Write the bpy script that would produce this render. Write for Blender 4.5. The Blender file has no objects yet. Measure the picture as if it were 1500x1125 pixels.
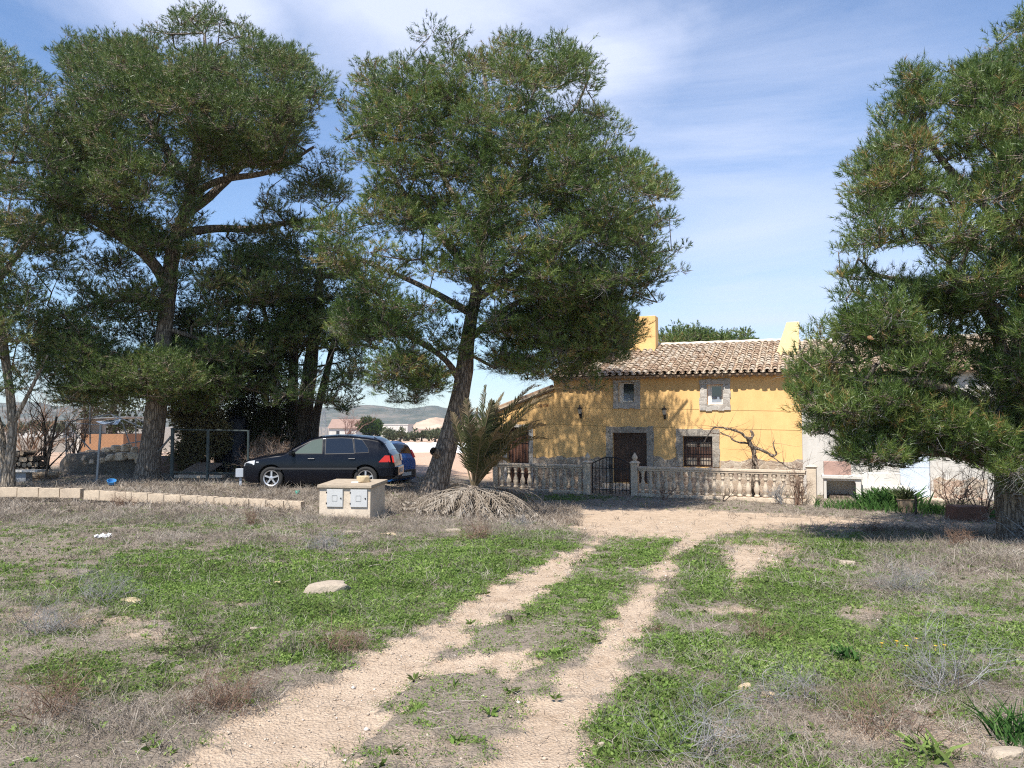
import bpy, bmesh, math, random
import numpy as np
from mathutils import Vector, Matrix
R = np.random.RandomState(7)
random.seed(7)
sc = bpy.context.scene
COL = sc.collection
PI = math.pi
HC, FPX, HOR = 2.3, 1127.0, 620.0
PITCH = math.atan((HOR-562.5)/FPX)
CP, SP = math.cos(PITCH), math.sin(PITCH)

# ------------------------------------------------------------------ picture <-> world
def ray(px, py):
    a = (px-750.0)/FPX; b = (562.5-py)/FPX
    return a, CP-b*SP, SP+b*CP
def W(px, py, Y):
    dx, dy, dz = ray(px, py); k = Y/dy
    return Vector((dx*k, Y, HC+dz*k))
def proj(x, y, z):
    z = z-HC
    f = y*CP+z*SP; u = -y*SP+z*CP
    f = np.maximum(f, 0.3)
    return 750+FPX*x/f, 562.5-FPX*u/f
def ss(v, a, b):
    t = np.clip((v-a)/(b-a), 0, 1); return t*t*(3-2*t)
def _h(ix, iy, s):
    h = (ix*374761393+iy*668265263+s*1274126177) & 0xffffffff
    h = ((h ^ (h >> 13))*1274126177) & 0xffffffff
    return ((h ^ (h >> 16)) & 0xffff)/65535.0
def vn(x, y, s=0):
    x = np.asarray(x, float); y = np.asarray(y, float)
    ix = np.floor(x).astype(np.int64); iy = np.floor(y).astype(np.int64)
    fx = x-ix; fy = y-iy; fx = fx*fx*(3-2*fx); fy = fy*fy*(3-2*fy)
    a = _h(ix, iy, s); b = _h(ix+1, iy, s); c = _h(ix, iy+1, s); d = _h(ix+1, iy+1, s)
    return (a*(1-fx)+b*fx)*(1-fy)+(c*(1-fx)+d*fx)*fy
def fbm(x, y, s=0, o=4):
    v = 0; A = .5; n = 0
    for i in range(o):
        v = v+A*vn(x*2**i, y*2**i, s+i*17); n += A; A *= .5
    return v/n
def gz(x, y):
    x = np.asarray(x, float); y = np.asarray(y, float)
    t = ss(x, -6, 2.5)
    L = 0.56+0.14*ss(-x, 5, 10)*ss(y, 18, 24)
    r = 0.6*(1-ss(y, 6, 22))
    z = L*(1-t)+r*t
    z = z-2.2*ss(y, 32, 110)-3.0*ss(y, 110, 420)
    near = 1-ss(y, 26, 40)
    z = z+near*(0.10*(fbm(x*.45, y*.45, 3, 3)-.5)+0.035*(fbm(x*3.1, y*3.1, 5, 3)-.5))
    return z
def gzf(x, y): return float(gz(x, y))
def G(px, py):
    Y = 2.5
    while Y < 600:
        p = W(px, py, Y)
        if p.z < gzf(p.x, p.y): break
        Y *= 1.01
    return p
def inpoly(px, py, poly):
    ins = np.zeros(np.shape(px), bool); n = len(poly)
    for i in range(n):
        x1, y1 = poly[i]; x2, y2 = poly[(i+1) % n]
        if y1 == y2: continue
        c = ((y1 > py) != (y2 > py)) & (px < (x2-x1)*(py-y1)/(y2-y1)+x1)
        ins ^= c
    return ins
def edged(px, py, poly, ax=1., ay=1.):
    best = np.full(np.shape(px), 1e9); n = len(poly)
    for i in range(n):
        x1, y1 = poly[i]; x2, y2 = poly[(i+1) % n]
        dx = (x2-x1)*ax; dy = (y2-y1)*ay; l = dx*dx+dy*dy+1e-9
        t = np.clip(((px-x1)*ax*dx+(py-y1)*ay*dy)/l, 0, 1)
        best = np.minimum(best, np.hypot((px-x1)*ax-t*dx, (py-y1)*ay-t*dy))
    return best

# ------------------------------------------------------------------ objects
def tag(o, label=None, cat=None, group=None, kind=None):
    if label: o['label'] = label
    if cat: o['category'] = cat
    if group: o['group'] = group
    if kind: o['kind'] = kind
    return o
def empty(name, loc, rz=0, label=None, cat=None, group=None):
    o = bpy.data.objects.new(name, None); COL.objects.link(o)
    o.location = loc; o.rotation_euler = (0, 0, rz); o.empty_display_size = .2
    return tag(o, label, cat, group)
def link(name, me, mat=None, parent=None, smooth=False):
    o = bpy.data.objects.new(name, me); COL.objects.link(o)
    if mat:
        for m in (mat if isinstance(mat, (list, tuple)) else [mat]): me.materials.append(m)
    if parent: o.parent = parent
    if smooth: me.polygons.foreach_set('use_smooth', [True]*len(me.polygons))
    return o
def npmesh(name, V, F, attr=None, col=None):
    V = np.asarray(V, np.float32).reshape(-1, 3); F = np.asarray(F, np.int32)
    k = F.shape[1]; n = len(F)
    me = bpy.data.meshes.new(name)
    me.vertices.add(len(V)); me.vertices.foreach_set('co', V.ravel())
    me.loops.add(n*k); me.loops.foreach_set('vertex_index', F.ravel())
    me.polygons.add(n); me.polygons.foreach_set('loop_start', np.arange(n, dtype=np.int32)*k)
    me.polygons.foreach_set('loop_total', np.full(n, k, np.int32))
    me.update(calc_edges=True)
    if attr:
        for kk, vv in attr.items():
            a = me.attributes.new(kk, 'FLOAT', 'POINT'); a.data.foreach_set('value', np.asarray(vv, np.float32).ravel())
    return me
class MB:
    """collects polygons"""
    def __init__(s): s.v = []; s.f = []; s.m = []; s.a = []; s.cur = 0; s.av = 0.
    def add(s, vs, fs):
        o = len(s.v); s.v += [tuple(v) for v in vs]; s.f += [tuple(i+o for i in f) for f in fs]
        s.m += [s.cur]*len(fs); s.a += [s.av]*len(vs)
    def box(s, x0, x1, y0, y1, z0, z1):
        s.add([(x0,y0,z0),(x1,y0,z0),(x1,y1,z0),(x0,y1,z0),(x0,y0,z1),(x1,y0,z1),(x1,y1,z1),(x0,y1,z1)],
              [(0,3,2,1),(4,5,6,7),(0,1,5,4),(1,2,6,5),(2,3,7,6),(3,0,4,7)])
    def obox(s, c, sx, sy, sz, rot):
        c = Vector(c); vs = []
        for z in (-1, 1):
            for x, y in ((-1,-1),(1,-1),(1,1),(-1,1)):
                vs.append(c+rot @ Vector((x*sx/2, y*sy/2, z*sz/2)))
        s.add(vs, [(0,3,2,1),(4,5,6,7),(0,1,5,4),(1,2,6,5),(2,3,7,6),(3,0,4,7)])
    def bar(s, p, q, w, h=None):
        p = Vector(p); q = Vector(q); h = h or w; d = q-p
        if d.length < 1e-6: return
        rot = d.to_track_quat('Z', 'Y').to_matrix()
        s.obox((p+q)/2, w, h, d.length, rot)
    def tube(s, pts, rad, n=8, cap=True):
        pts = [Vector(p) for p in pts]; m = len(pts)
        if not hasattr(rad, '__len__'): rad = [rad]*m
        ref = None; rings = []
        for i, p in enumerate(pts):
            d = (pts[min(i+1, m-1)]-pts[max(i-1, 0)])
            if d.length < 1e-9: d = Vector((0,0,1))
            d.normalize()
            if ref is None: ref = d.orthogonal().normalized()
            ref = (ref-d*ref.dot(d))
            if ref.length < 1e-6: ref = d.orthogonal()
            ref.normalize(); b = d.cross(ref)
            rings.append([p+(ref*math.cos(2*PI*k/n)+b*math.sin(2*PI*k/n))*rad[i] for k in range(n)])
        vs = [v for r in rings for v in r]; fs = []
        for i in range(m-1):
            for k in range(n):
                k2 = (k+1) % n; fs.append((i*n+k, i*n+k2, (i+1)*n+k2, (i+1)*n+k))
        if cap: fs.append(tuple(range(n-1, -1, -1))); fs.append(tuple((m-1)*n+k for k in range(n)))
        s.add(vs, fs)
    def lathe(s, prof, c=(0,0,0), n=12):
        vs = []; fs = []
        for r, z in prof:
            for k in range(n): vs.append((c[0]+r*math.cos(2*PI*k/n), c[1]+r*math.sin(2*PI*k/n), c[2]+z))
        for i in range(len(prof)-1):
            for k in range(n):
                k2 = (k+1) % n; fs.append((i*n+k, i*n+k2, (i+1)*n+k2, (i+1)*n+k))
        fs.append(tuple(range(n-1, -1, -1))); fs.append(tuple((len(prof)-1)*n+k for k in range(n)))
        s.add(vs, fs)
    def prism(s, poly, d0, d1, ax='y'):
        """poly of (x,z) extruded in y"""
        n = len(poly)
        vs = [(x, d0, z) for x, z in poly]+[(x, d1, z) for x, z in poly]
        fs = [tuple(range(n)), tuple(range(2*n-1, n-1, -1))]
        for i in range(n):
            j = (i+1) % n; fs.append((i, i+n, j+n, j))
        s.add(vs, fs)
    def build(s, name, mat, parent=None, smooth=False, bevel=0, label=None):
        me = bpy.data.meshes.new(name); me.from_pydata(s.v, [], s.f)
        a = me.attributes.new('rnd', 'FLOAT', 'POINT'); a.data.foreach_set('value', np.asarray(s.a, np.float32))
        me.polygons.foreach_set('material_index', s.m)
        bm = bmesh.new(); bm.from_mesh(me); bmesh.ops.recalc_face_normals(bm, faces=bm.faces)
        bm.to_mesh(me); bm.free()
        o = link(name, me, mat, parent, smooth)
        if bevel:
            b = o.modifiers.new('bevel', 'BEVEL'); b.width = bevel; b.segments = 2; b.limit_method = 'ANGLE'
        if label: o['label'] = label
        return o
def tubes_np(P0, P1, r0, r1, k=5):
    P0 = np.asarray(P0, float); P1 = np.asarray(P1, float); n = len(P0)
    d = P1-P0; d /= (np.linalg.norm(d, axis=1, keepdims=True)+1e-9)
    up = np.where(np.abs(d[:, 2:3]) > .9, np.array([[1., 0, 0]]), np.array([[0, 0, 1.]]))
    a = np.cross(d, up); a /= (np.linalg.norm(a, axis=1, keepdims=True)+1e-9); b = np.cross(d, a)
    th = np.arange(k)*2*PI/k
    off = a[:, None, :]*np.cos(th)[None, :, None]+b[:, None, :]*np.sin(th)[None, :, None]
    A = P0[:, None, :]+off*np.asarray(r0, float)[:, None, None]; B = P1[:, None, :]+off*np.asarray(r1, float)[:, None, None]
    V = np.concatenate([A, B], 1).reshape(-1, 3)
    i = np.arange(k); j = (i+1) % k
    f = np.stack([i, j, j+k, i+k], 1)
    F = (f[None]+(np.arange(n)*2*k)[:, None, None]).reshape(-1, 4)
    return V, F
def randdir(n):
    v = R.normal(size=(n, 3)); return v/(np.linalg.norm(v, axis=1, keepdims=True)+1e-9)
def norm(v): return v/(np.linalg.norm(v, axis=-1, keepdims=True)+1e-9)

# ------------------------------------------------------------------ materials
class NT:
    def __init__(s, name):
        s.m = bpy.data.materials.new(name); s.m.use_nodes = True; s.t = s.m.node_tree
        s.b = s.t.nodes['Principled BSDF']; s.out = s.t.nodes['Material Output']
    def n(s, typ, **kw):
        nd = s.t.nodes.new(typ)
        for k, v in kw.items():
            if k.startswith('i_'):
                key = k[2:]; key = int(key) if key.isdigit() else key.replace('_', ' ')
                nd.inputs[key].default_value = v
            else: setattr(nd, k, v)
        return nd
    def l(s, a, b): s.t.links.new(a, b)
    def coord(s, scale=(1,1,1), kind='Object'):
        tc = s.n('ShaderNodeTexCoord'); mp = s.n('ShaderNodeMapping'); mp.inputs['Scale'].default_value = scale
        s.l(tc.outputs[kind], mp.inputs['Vector']); return mp.outputs[0]
    def noise(s, vec, scale, det=5, rough=.6, dist=0):
        nd = s.n('ShaderNodeTexNoise'); nd.inputs['Scale'].default_value = scale; nd.inputs['Detail'].default_value = det
        nd.inputs['Roughness'].default_value = rough; nd.inputs['Distortion'].default_value = dist
        if vec is not None: s.l(vec, nd.inputs['Vector'])
        return nd.outputs['Fac']
    def ramp(s, fac, stops):
        r = s.n('ShaderNodeValToRGB'); e = r.color_ramp.elements
        while len(e) > 1: e.remove(e[-1])
        e[0].position = stops[0][0]; e[0].color = (*stops[0][1], 1)
        for p, c in stops[1:]:
            x = e.new(p); x.color = (*c, 1)
        s.l(fac, r.inputs[0]); return r.outputs[0]
    def mix(s, f, a, b, mode='MIX'):
        m = s.n('ShaderNodeMix', data_type='RGBA', blend_type=mode)
        for inp, v in ((m.inputs[0], f), (m.inputs[6], a), (m.inputs[7], b)):
            if hasattr(v, 'is_linked'): s.l(v, inp)
            else: inp.default_value = v if not isinstance(v, tuple) else (*v, 1)
        return m.outputs[2]
    def math(s, op, a, b=None, c=None, clamp=False):
        m = s.n('ShaderNodeMath', operation=op); m.use_clamp = clamp
        for inp, v in zip(m.inputs, (a, b, c)):
            if v is None: continue
            if hasattr(v, 'is_linked'): s.l(v, inp)
            else: inp.default_value = v
        return m.outputs[0]
    def attr(s, name):
        a = s.n('ShaderNodeAttribute'); a.attribute_name = name; return a.outputs['Fac']
    def bump(s, h, strength=.5, dist=.02):
        b = s.n('ShaderNodeBump'); b.inputs['Strength'].default_value = strength; b.inputs['Distance'].default_value = dist
        s.l(h, b.inputs['Height']); s.l(b.outputs[0], s.b.inputs['Normal'])
    def done(s, col=None, rough=.8, metal=0, spec=None):
        if col is not None:
            if isinstance(col, tuple): s.b.inputs['Base Color'].default_value = (*col, 1)
            else: s.l(col, s.b.inputs['Base Color'])
        if hasattr(rough, 'is_linked'): s.l(rough, s.b.inputs['Roughness'])
        else: s.b.inputs['Roughness'].default_value = rough
        s.b.inputs['Metallic'].default_value = metal
        if spec is not None: s.b.inputs['Specular IOR Level'].default_value = spec
        return s.m
def dirty(name, col, var=.25, scale=6, rough=.8, metal=0, bump=.3, bd=.01, spec=None):
    t = NT(name); v = t.coord(); n = t.noise(v, scale, 6, .65); n2 = t.noise(v, scale*7, 4, .6)
    c = t.ramp(n, [(.25, tuple(x*(1-var) for x in col)), (.75, tuple(min(1, x*(1+var*.6)) for x in col))])
    c = t.mix(.25, c, t.ramp(n2, [(.3, tuple(x*.6 for x in col)), (.7, tuple(min(1, x*1.2) for x in col))]))
    if bump: t.bump(n2, bump, bd)
    return t.done(c, rough, metal, spec)
def needlemat(name, c0, c1, c2, brown, trans=.3):
    t = NT(name); a = t.attr('rnd'); c = t.ramp(a, [(0, c0), (.5, c1), (.93, c2), (1, brown)])
    t.l(c, t.b.inputs['Base Color']); t.b.inputs['Roughness'].default_value = .42; t.b.inputs['Specular IOR Level'].default_value = .55
    tr = t.n('ShaderNodeBsdfTranslucent'); mx = t.n('ShaderNodeMixShader'); t.l(c, tr.inputs['Color']); mx.inputs[0].default_value = trans
    t.l(t.b.outputs[0], mx.inputs[1]); t.l(tr.outputs[0], mx.inputs[2]); t.l(mx.outputs[0], t.out.inputs['Surface']); return t.m
def leafmat(name, c0, c1, c2, trans=.25, tcol=None):
    """diffuse + translucent, colour from the per-leaf attribute"""
    t = NT(name); a = t.attr('rnd')
    c = t.ramp(a, [(0, c0), (.55, c1), (1, c2)])
    d = t.n('ShaderNodeBsdfDiffuse'); tr = t.n('ShaderNodeBsdfTranslucent'); mx = t.n('ShaderNodeMixShader')
    t.l(c, d.inputs['Color']); t.l(c, tr.inputs['Color'])
    mx.inputs[0].default_value = trans
    t.l(d.outputs[0], mx.inputs[1]); t.l(tr.outputs[0], mx.inputs[2]); t.l(mx.outputs[0], t.out.inputs['Surface'])
    return t.m
M = {}
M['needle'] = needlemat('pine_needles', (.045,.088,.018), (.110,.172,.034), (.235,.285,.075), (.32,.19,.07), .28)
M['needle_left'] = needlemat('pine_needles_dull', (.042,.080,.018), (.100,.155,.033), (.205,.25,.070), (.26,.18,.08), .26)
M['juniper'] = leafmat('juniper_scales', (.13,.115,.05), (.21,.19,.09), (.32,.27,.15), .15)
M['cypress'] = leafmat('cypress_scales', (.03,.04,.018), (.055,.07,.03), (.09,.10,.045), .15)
M['farleaf'] = leafmat('orange_leaves', (.03,.055,.015), (.055,.095,.022), (.09,.14,.035), .25)
M['olive'] = leafmat('olive_leaves', (.07,.085,.05), (.12,.135,.075), (.19,.20,.12), .2)
M['weed'] = leafmat('weed_leaves', (.11,.135,.045), (.155,.245,.058), (.28,.36,.11), .25)
M['iris'] = leafmat('iris_leaves', (.03,.075,.02), (.06,.13,.035), (.12,.21,.06), .25)
M['dry'] = leafmat('dry_stems', (.13,.105,.082), (.29,.245,.20), (.52,.46,.385), .15)
M['greytwig'] = leafmat('grey_twigs', (.16,.15,.14), (.28,.27,.26), (.42,.41,.40), .05)
M['browntwig'] = leafmat('brown_twigs', (.10,.06,.045), (.22,.14,.10), (.40,.28,.20), .05)
M['palmgreen'] = leafmat('palm_leaflets', (.045,.052,.024), (.085,.092,.042), (.21,.16,.10), .2)
M['palmdry'] = leafmat('dry_palm_leaflets', (.17,.135,.10), (.33,.28,.225), (.5,.45,.385), .15)
def bark(name, dark, light, sc_=1.):
    t = NT(name); v = t.coord((1, 1, .22))
    vo = t.n('ShaderNodeTexVoronoi', feature='DISTANCE_TO_EDGE'); vo.inputs['Scale'].default_value = 14*sc_
    nv = t.n('ShaderNodeTexNoise'); nv.inputs['Scale'].default_value = 9; t.l(v, nv.inputs['Vector'])
    ad = t.n('ShaderNodeVectorMath', operation='MULTIPLY_ADD'); t.l(nv.outputs['Color'], ad.inputs[0]); ad.inputs[1].default_value = (.12,.12,.12); t.l(v, ad.inputs[2])
    t.l(ad.outputs[0], vo.inputs['Vector'])
    n = t.noise(t.coord((1,1,.5)), 22, 6, .7)
    h = t.math('MULTIPLY', t.math('MINIMUM', vo.outputs['Distance'], .25), 3.)
    h2 = t.math('MULTIPLY_ADD', n, .5, h)
    c = t.ramp(h2, [(.15, dark), (.55, tuple((a+b)/2 for a, b in zip(dark, light))), (1., light)])
    t.bump(h2, .9, .03); return t.done(c, .95, spec=.1)
M['bark'] = bark('pine_bark', (.06,.047,.038), (.32,.26,.205))
M['barkpale'] = bark('pale_bark', (.10,.08,.06), (.38,.32,.25))
M['barkdark'] = bark('dark_bark', (.03,.024,.02), (.12,.095,.075))

# ------------------------------------------------------------------ world, sun, camera
SAZ, SEL = math.radians(26), math.radians(56)    # sun is behind the camera, this far to its left
sunv = Vector((-math.sin(SAZ)*math.cos(SEL), -math.cos(SAZ)*math.cos(SEL), math.sin(SEL)))
sd = bpy.data.lights.new('sun', 'SUN'); sd.energy = 4.6; sd.angle = math.radians(.5); sd.color = (1, .95, .87)
so = bpy.data.objects.new('sun', sd); COL.objects.link(so); so.rotation_euler = sunv.to_track_quat('Z', 'Y').to_euler()
w = bpy.data.worlds.new('World'); sc.world = w; w.use_nodes = True
nt = w.node_tree; bg = nt.nodes['Background']
sky = nt.nodes.new('ShaderNodeTexSky'); sky.sky_type = 'NISHITA'; sky.sun_disc = False
sky.sun_elevation = SEL; sky.sun_rotation = math.pi+SAZ
sky.altitude = 600; sky.air_density = 1.1; sky.dust_density = .18; sky.ozone_density = 1.6
def wn(t, **kw):
    nd = nt.nodes.new(t)
    for k, v in kw.items(): setattr(nd, k, v)
    return nd
def wm(op, a, b=None, c=None, clamp=False):
    m = wn('ShaderNodeMath', operation=op); m.use_clamp = clamp
    for i, v in enumerate((a, b, c)):
        if v is None: continue
        if hasattr(v, 'is_linked'): nt.links.new(v, m.inputs[i])
        else: m.inputs[i].default_value = v
    return m.outputs[0]
tc = wn('ShaderNodeTexCoord')
def wnoise(scale, s, det=6, rough=.55, dist=0., loc=(0,0,0)):
    mp = wn('ShaderNodeMapping'); mp.inputs['Scale'].default_value = s; mp.inputs['Location'].default_value = loc
    nt.links.new(tc.outputs['Generated'], mp.inputs['Vector'])
    n = wn('ShaderNodeTexNoise'); n.inputs['Scale'].default_value = scale; n.inputs['Detail'].default_value = det
    n.inputs['Roughness'].default_value = rough; n.inputs['Distortion'].default_value = dist
    nt.links.new(mp.outputs[0], n.inputs['Vector']); return n.outputs['Fac']
nbig = wnoise(3.2, (1, 1, 1.8), 7, .6, .4, (.3, 0, .1))
nfine = wnoise(2.4, (.7, 1, 2.6), 8, .62, .8, (2.1, 0, .7))
def blob(px, py, rx, ry):
    """soft patch of the sky round a direction: 1 in the middle, 0 outside"""
    d = Vector(ray(px, py)).normalized()
    sub = wn('ShaderNodeVectorMath', operation='SUBTRACT'); nt.links.new(tc.outputs['Generated'], sub.inputs[0]); sub.inputs[1].default_value = d
    mu = wn('ShaderNodeVectorMath', operation='MULTIPLY'); nt.links.new(sub.outputs[0], mu.inputs[0]); mu.inputs[1].default_value = (FPX/rx, 2., FPX/ry)
    ln = wn('ShaderNodeVectorMath', operation='LENGTH'); nt.links.new(mu.outputs[0], ln.inputs[0])
    return wm('SUBTRACT', 1.0, ln.outputs['Value'], clamp=True)
b1 = wm('MAXIMUM', blob(600, -10, 430, 190), wm('MULTIPLY', blob(860, 90, 230, 150), .75))
b1 = wm('MAXIMUM', b1, blob(300, 10, 260, 90))
big = wm('MULTIPLY_ADD', nbig, 1.45, wm('MULTIPLY_ADD', b1, 1.7, -1.12), clamp=True)
b2 = wm('MAXIMUM', wm('MULTIPLY', blob(1160, 420, 420, 260), 1.0), wm('MULTIPLY', blob(1080, 200, 330, 200), .8))
thin = wm('MULTIPLY', wm('MULTIPLY_ADD', nfine, 2.3, -.78, clamp=True), wm('MULTIPLY_ADD', b2, .95, .22, clamp=True))
fac = wm('MINIMUM', wm('ADD', wm('MULTIPLY', big, .9), thin), .88)
mixc = wn('ShaderNodeMix', data_type='RGBA'); nt.links.new(fac, mixc.inputs[0]); tint = wn('ShaderNodeMix', data_type='RGBA', blend_type='MULTIPLY'); tint.inputs[0].default_value = 1; nt.links.new(sky.outputs[0], tint.inputs[6]); tint.inputs[7].default_value = (.86, 1.02, 1.20, 1)
nt.links.new(tint.outputs[2], mixc.inputs[6])
mixc.inputs[7].default_value = (5.6, 6.1, 7.6, 1)
nt.links.new(mixc.outputs[2], bg.inputs['Color']); bg.inputs['Strength'].default_value = .098
cam = bpy.data.cameras.new('camera'); co = bpy.data.objects.new('camera', cam); COL.objects.link(co)
co.location = (0, 0, HC); co.rotation_euler = (PI/2+PITCH, 0, 0); cam.sensor_width = 36; cam.lens = 36*FPX/1500
cam.clip_end = 20000; sc.camera = co
sc.view_settings.view_transform = 'Standard'; sc.view_settings.look = 'None'; sc.view_settings.exposure = 0.70; sc.view_settings.gamma = 1
sc.cycles.max_bounces = 6; sc.cycles.diffuse_bounces = 3; sc.cycles.transparent_max_bounces = 8; sc.cycles.use_denoising = False; sc.cycles.adaptive_threshold = .007; sc.cycles.pixel_filter_type = 'BLACKMAN_HARRIS'; sc.cycles.filter_width = 1.15

# ------------------------------------------------------------------ masks of the ground (evaluated once, stored on the ground)
LT = [(205,460,1125),(335,535,1062),(370,560,1040),(445,590,1000),(548,665,950),(600,690,925),(650,745,900),(700,790,870),(745,835,845),(795,862,820),(845,880,800),(868,900,785)]
RT = [(728,862,1125),(740,862,1100),(772,868,1062),(800,880,1020),(815,895,1000),(858,925,960),(890,945,920),(915,965,880),(940,985,845),(962,1000,815),(985,1030,798),(1000,1050,785)]
TRK_L = [(a, c) for a, b, c in LT]+[(b, c) for a, b, c in reversed(LT)]
TRK_R = [(a, c) for a, b, c in RT]+[(b, c) for a, b, c in reversed(RT)]
TRK_L = [(110,1200)]+TRK_L+[(500,1200)]; TRK_R = [(700,1200)]+TRK_R+[(870,1200)]
BULGE = [(600,965),(680,958),(775,950),(785,965),(740,985),(640,985)]
CROSS = [(740,737),(900,741),(1000,745),(1100,749),(1200,756),(1350,764),(1500,771),(1560,775),(1560,790),(1450,779),(1330,772),(1200,770),(1120,776),(1030,790),(870,792),(840,775),(780,755)]
YARD = [(1060,790),(1130,792),(1190,800),(1120,830),(1080,862),(1065,845)]
GREEN = [(250,765,260,16,.5),(1330,935,220,60,.6),(60,860,120,40,.5),(330,880,330,60,1.),(600,850,260,45,1.1),(760,800,90,25,.9),(460,960,170,50,.8),(150,990,150,50,.65),(250,830,140,28,.6),(80,770,120,18,.3),
         (955,815,50,36,.62),(905,895,50,50,.62),(815,960,45,40,.40),(1090,800,40,30,.8),(1050,850,60,70,1.),(1130,900,130,70,1.05),(1220,960,260,70,1.1),(1000,1030,150,60,.95),(900,1090,110,60,1.),(1400,960,120,50,1.),
         (620,1055,50,22,1.),(725,1095,35,22,1.),(1250,800,130,22,.7),(1180,790,90,10,.5),(1350,880,120,35,.55),(1120,1080,260,70,.45),(500,1120,60,20,.6),(830,730,90,5,1.),(1050,744,140,4,.4)]
DRYB = [(250,1060,260,60,1.),(560,960,170,35,.8),(80,900,130,45,.8),(380,790,350,18,.8),(700,780,220,20,.8),(1330,860,110,30,.8),(1380,1010,130,50,.7),(1250,1080,240,70,.9),(1050,1100,160,60,.5),(1400,810,170,30,.7),(450,1090,60,30,.4),(1130,820,110,30,.7)]
BARE = [(120,905,110,16,.9),(230,930,70,12,.7),(1080,902,60,10,1.),(1090,810,50,14,.8),(1290,1060,110,25,.8),(1400,1080,90,30,.6),(1280,790,90,6,.4),(640,1100,110,25,.55),(800,985,60,14,.4),(1300,895,120,12,.5),(60,1090,60,12,.3),(330,880,50,6,.5)]
def blobs(u, v, B):
    r = np.zeros(np.shape(u))
    for x, y, rx, ry, a in B:
        r = np.maximum(r, a*np.exp(-(((u-x)/rx)**2+((v-y)/ry)**2)*.8))
    return r
def masks(x, y):
    n1 = fbm(x*1.3, y*1.3, 21, 4)-.5; n2 = fbm(x*1.3+50, y*1.3, 33, 4)-.5
    z = gz(x, y); yy = np.maximum(y, 1.2)
    u, v = proj(x+n1*.5, yy+n2*.9, z)
    u0, v0 = proj(x, yy, z)
    mpp = np.maximum(yy, 1.2)/FPX               # metres per pixel across
    fine = fbm(x*6, y*6, 41, 4)-.5
    road = np.zeros(np.shape(x))
    for P, soft in ((TRK_L, .13), (TRK_R, .22), (BULGE, .15), (CROSS, .25), (YARD, .5)):
        ins = inpoly(u0, v0, P); dm = edged(u0, v0, P, 1., 1.6)*mpp
        sdist = np.where(ins, dm, -dm)+n1*.30+fine*.42+(vn(x*14, y*14, 137)-.5)*.12
        road = np.maximum(road, np.clip(.5+sdist/soft, 0, 1)*1.)
    patch = fbm(x*1.1+9, y*1.1, 61, 4)
    g = np.clip(blobs(u, v, GREEN), 0, 1)*(.55+.9*patch)+.35*patch*ss(v0, 765, 800); g = g*(1-.9*blobs(u, v, BARE))
    outside = (np.abs(u0-750) > 830) | (y < 2.6)
    g = np.where(outside, patch*.9, g)
    hole = fbm(x*2.6+3, y*2.6, 131, 3); g = np.clip((g+fine*1.1-.16+np.minimum(0, hole-.48)*1.6)*1.15, 0, 1)*(1-road)
    mid = inpoly(u0, v0, [(b, c) for a, b, c in LT]+[(a, c) for a, b, c in reversed(RT)])
    d = blobs(u, v, DRYB)*(.55+.9*(1-patch))
    d = np.where(outside, .6*(1-patch), d); d = np.clip((d+fine*.4-.2)*1.8, 0, 1)*(1-road)
    b = blobs(u, v, BARE)*(1-road); b = np.maximum(b, mid*np.clip(fbm(x*2.2, y*2.2, 77, 3)*2.4-1.15, 0, 1)*.8*ss(v0, 940, 1040))
    return road, g, d, b, mid

# ------------------------------------------------------------------ ground sheet
def axis(lo, a, b, hi, st, gr):
    c = list(np.arange(a, b+1e-6, st)); s_ = st; v = c[-1]
    while v < hi: s_ *= gr; v += s_; c.append(v)
    s_ = st; v = c[0]; L = []
    while v > lo: s_ *= gr; v -= s_; L.append(v)
    return np.array(L[::-1]+c)
xs = axis(-6000, -13, 13, 6000, .065, 1.13); ys = axis(-60, 2.6, 25.5, 9000, .065, 1.09)
X, Y = np.meshgrid(xs, ys); Z = gz(X, Y)
road, green, dryv, bare, midv = masks(X.ravel(), Y.ravel())
rr = road.reshape(X.shape); near = (Y < 27) & (np.abs(X) < 14)
Z = Z-np.where(near, .035*rr, 0)+np.where(near, (fbm(X*9, Y*9, 91, 3)-.5)*.03*(1-.6*rr), 0)
ny, nx = X.shape; ii = np.arange(nx*ny).reshape(ny, nx)
F = np.stack([ii[:-1, :-1], ii[:-1, 1:], ii[1:, 1:], ii[1:, :-1]], -1).reshape(-1, 4)
V = np.stack([X, Y, Z], -1).reshape(-1, 3)
xx = X.ravel(); yyv = Y.ravel()
field = ss(yyv, 27.5, 30)*ss(xx, -60, -14)
me = npmesh('ground', V, F, {'road': road, 'green': green, 'dry': dryv, 'bare': bare, 'field': field})
t = NT('ground_soil'); v = t.coord()
nA = t.noise(v, 1.7, 8, .65); nB = t.noise(v, 14, 8, .7); nC = t.noise(v, 60, 6, .7)
soil = t.ramp(nB, [(.25, (.17,.14,.11)), (.5, (.31,.26,.205)), (.75, (.48,.41,.33))])
dirt = t.ramp(t.mix(.5, nA, nC), [(.3, (.45,.34,.24)), (.5, (.58,.45,.33)), (.7, (.68,.545,.41))])
vo = t.n('ShaderNodeTexVoronoi'); vo.inputs['Scale'].default_value = 55; vo.inputs['Randomness'].default_value = 1; t.l(v, vo.inputs['Vector'])
peb = t.ramp(vo.outputs['Distance'], [(.0, (1.06,1.055,1.05)), (.3, (1,1,1)), (.65, (.90,.89,.88))])
nD = t.noise(v, 5, 8, .75); peb = t.mix(1., peb, t.ramp(nD, [(.35, (.80,.76,.72)), (.5, (1,1,1)), (.7, (1.08,1.07,1.06))]), 'MULTIPLY')
dirt = t.mix(1., dirt, peb, 'MULTIPLY')
litter = t.ramp(nC, [(.3, (.12,.095,.07)), (.6, (.29,.235,.18)), (.8, (.42,.36,.28))])
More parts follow.
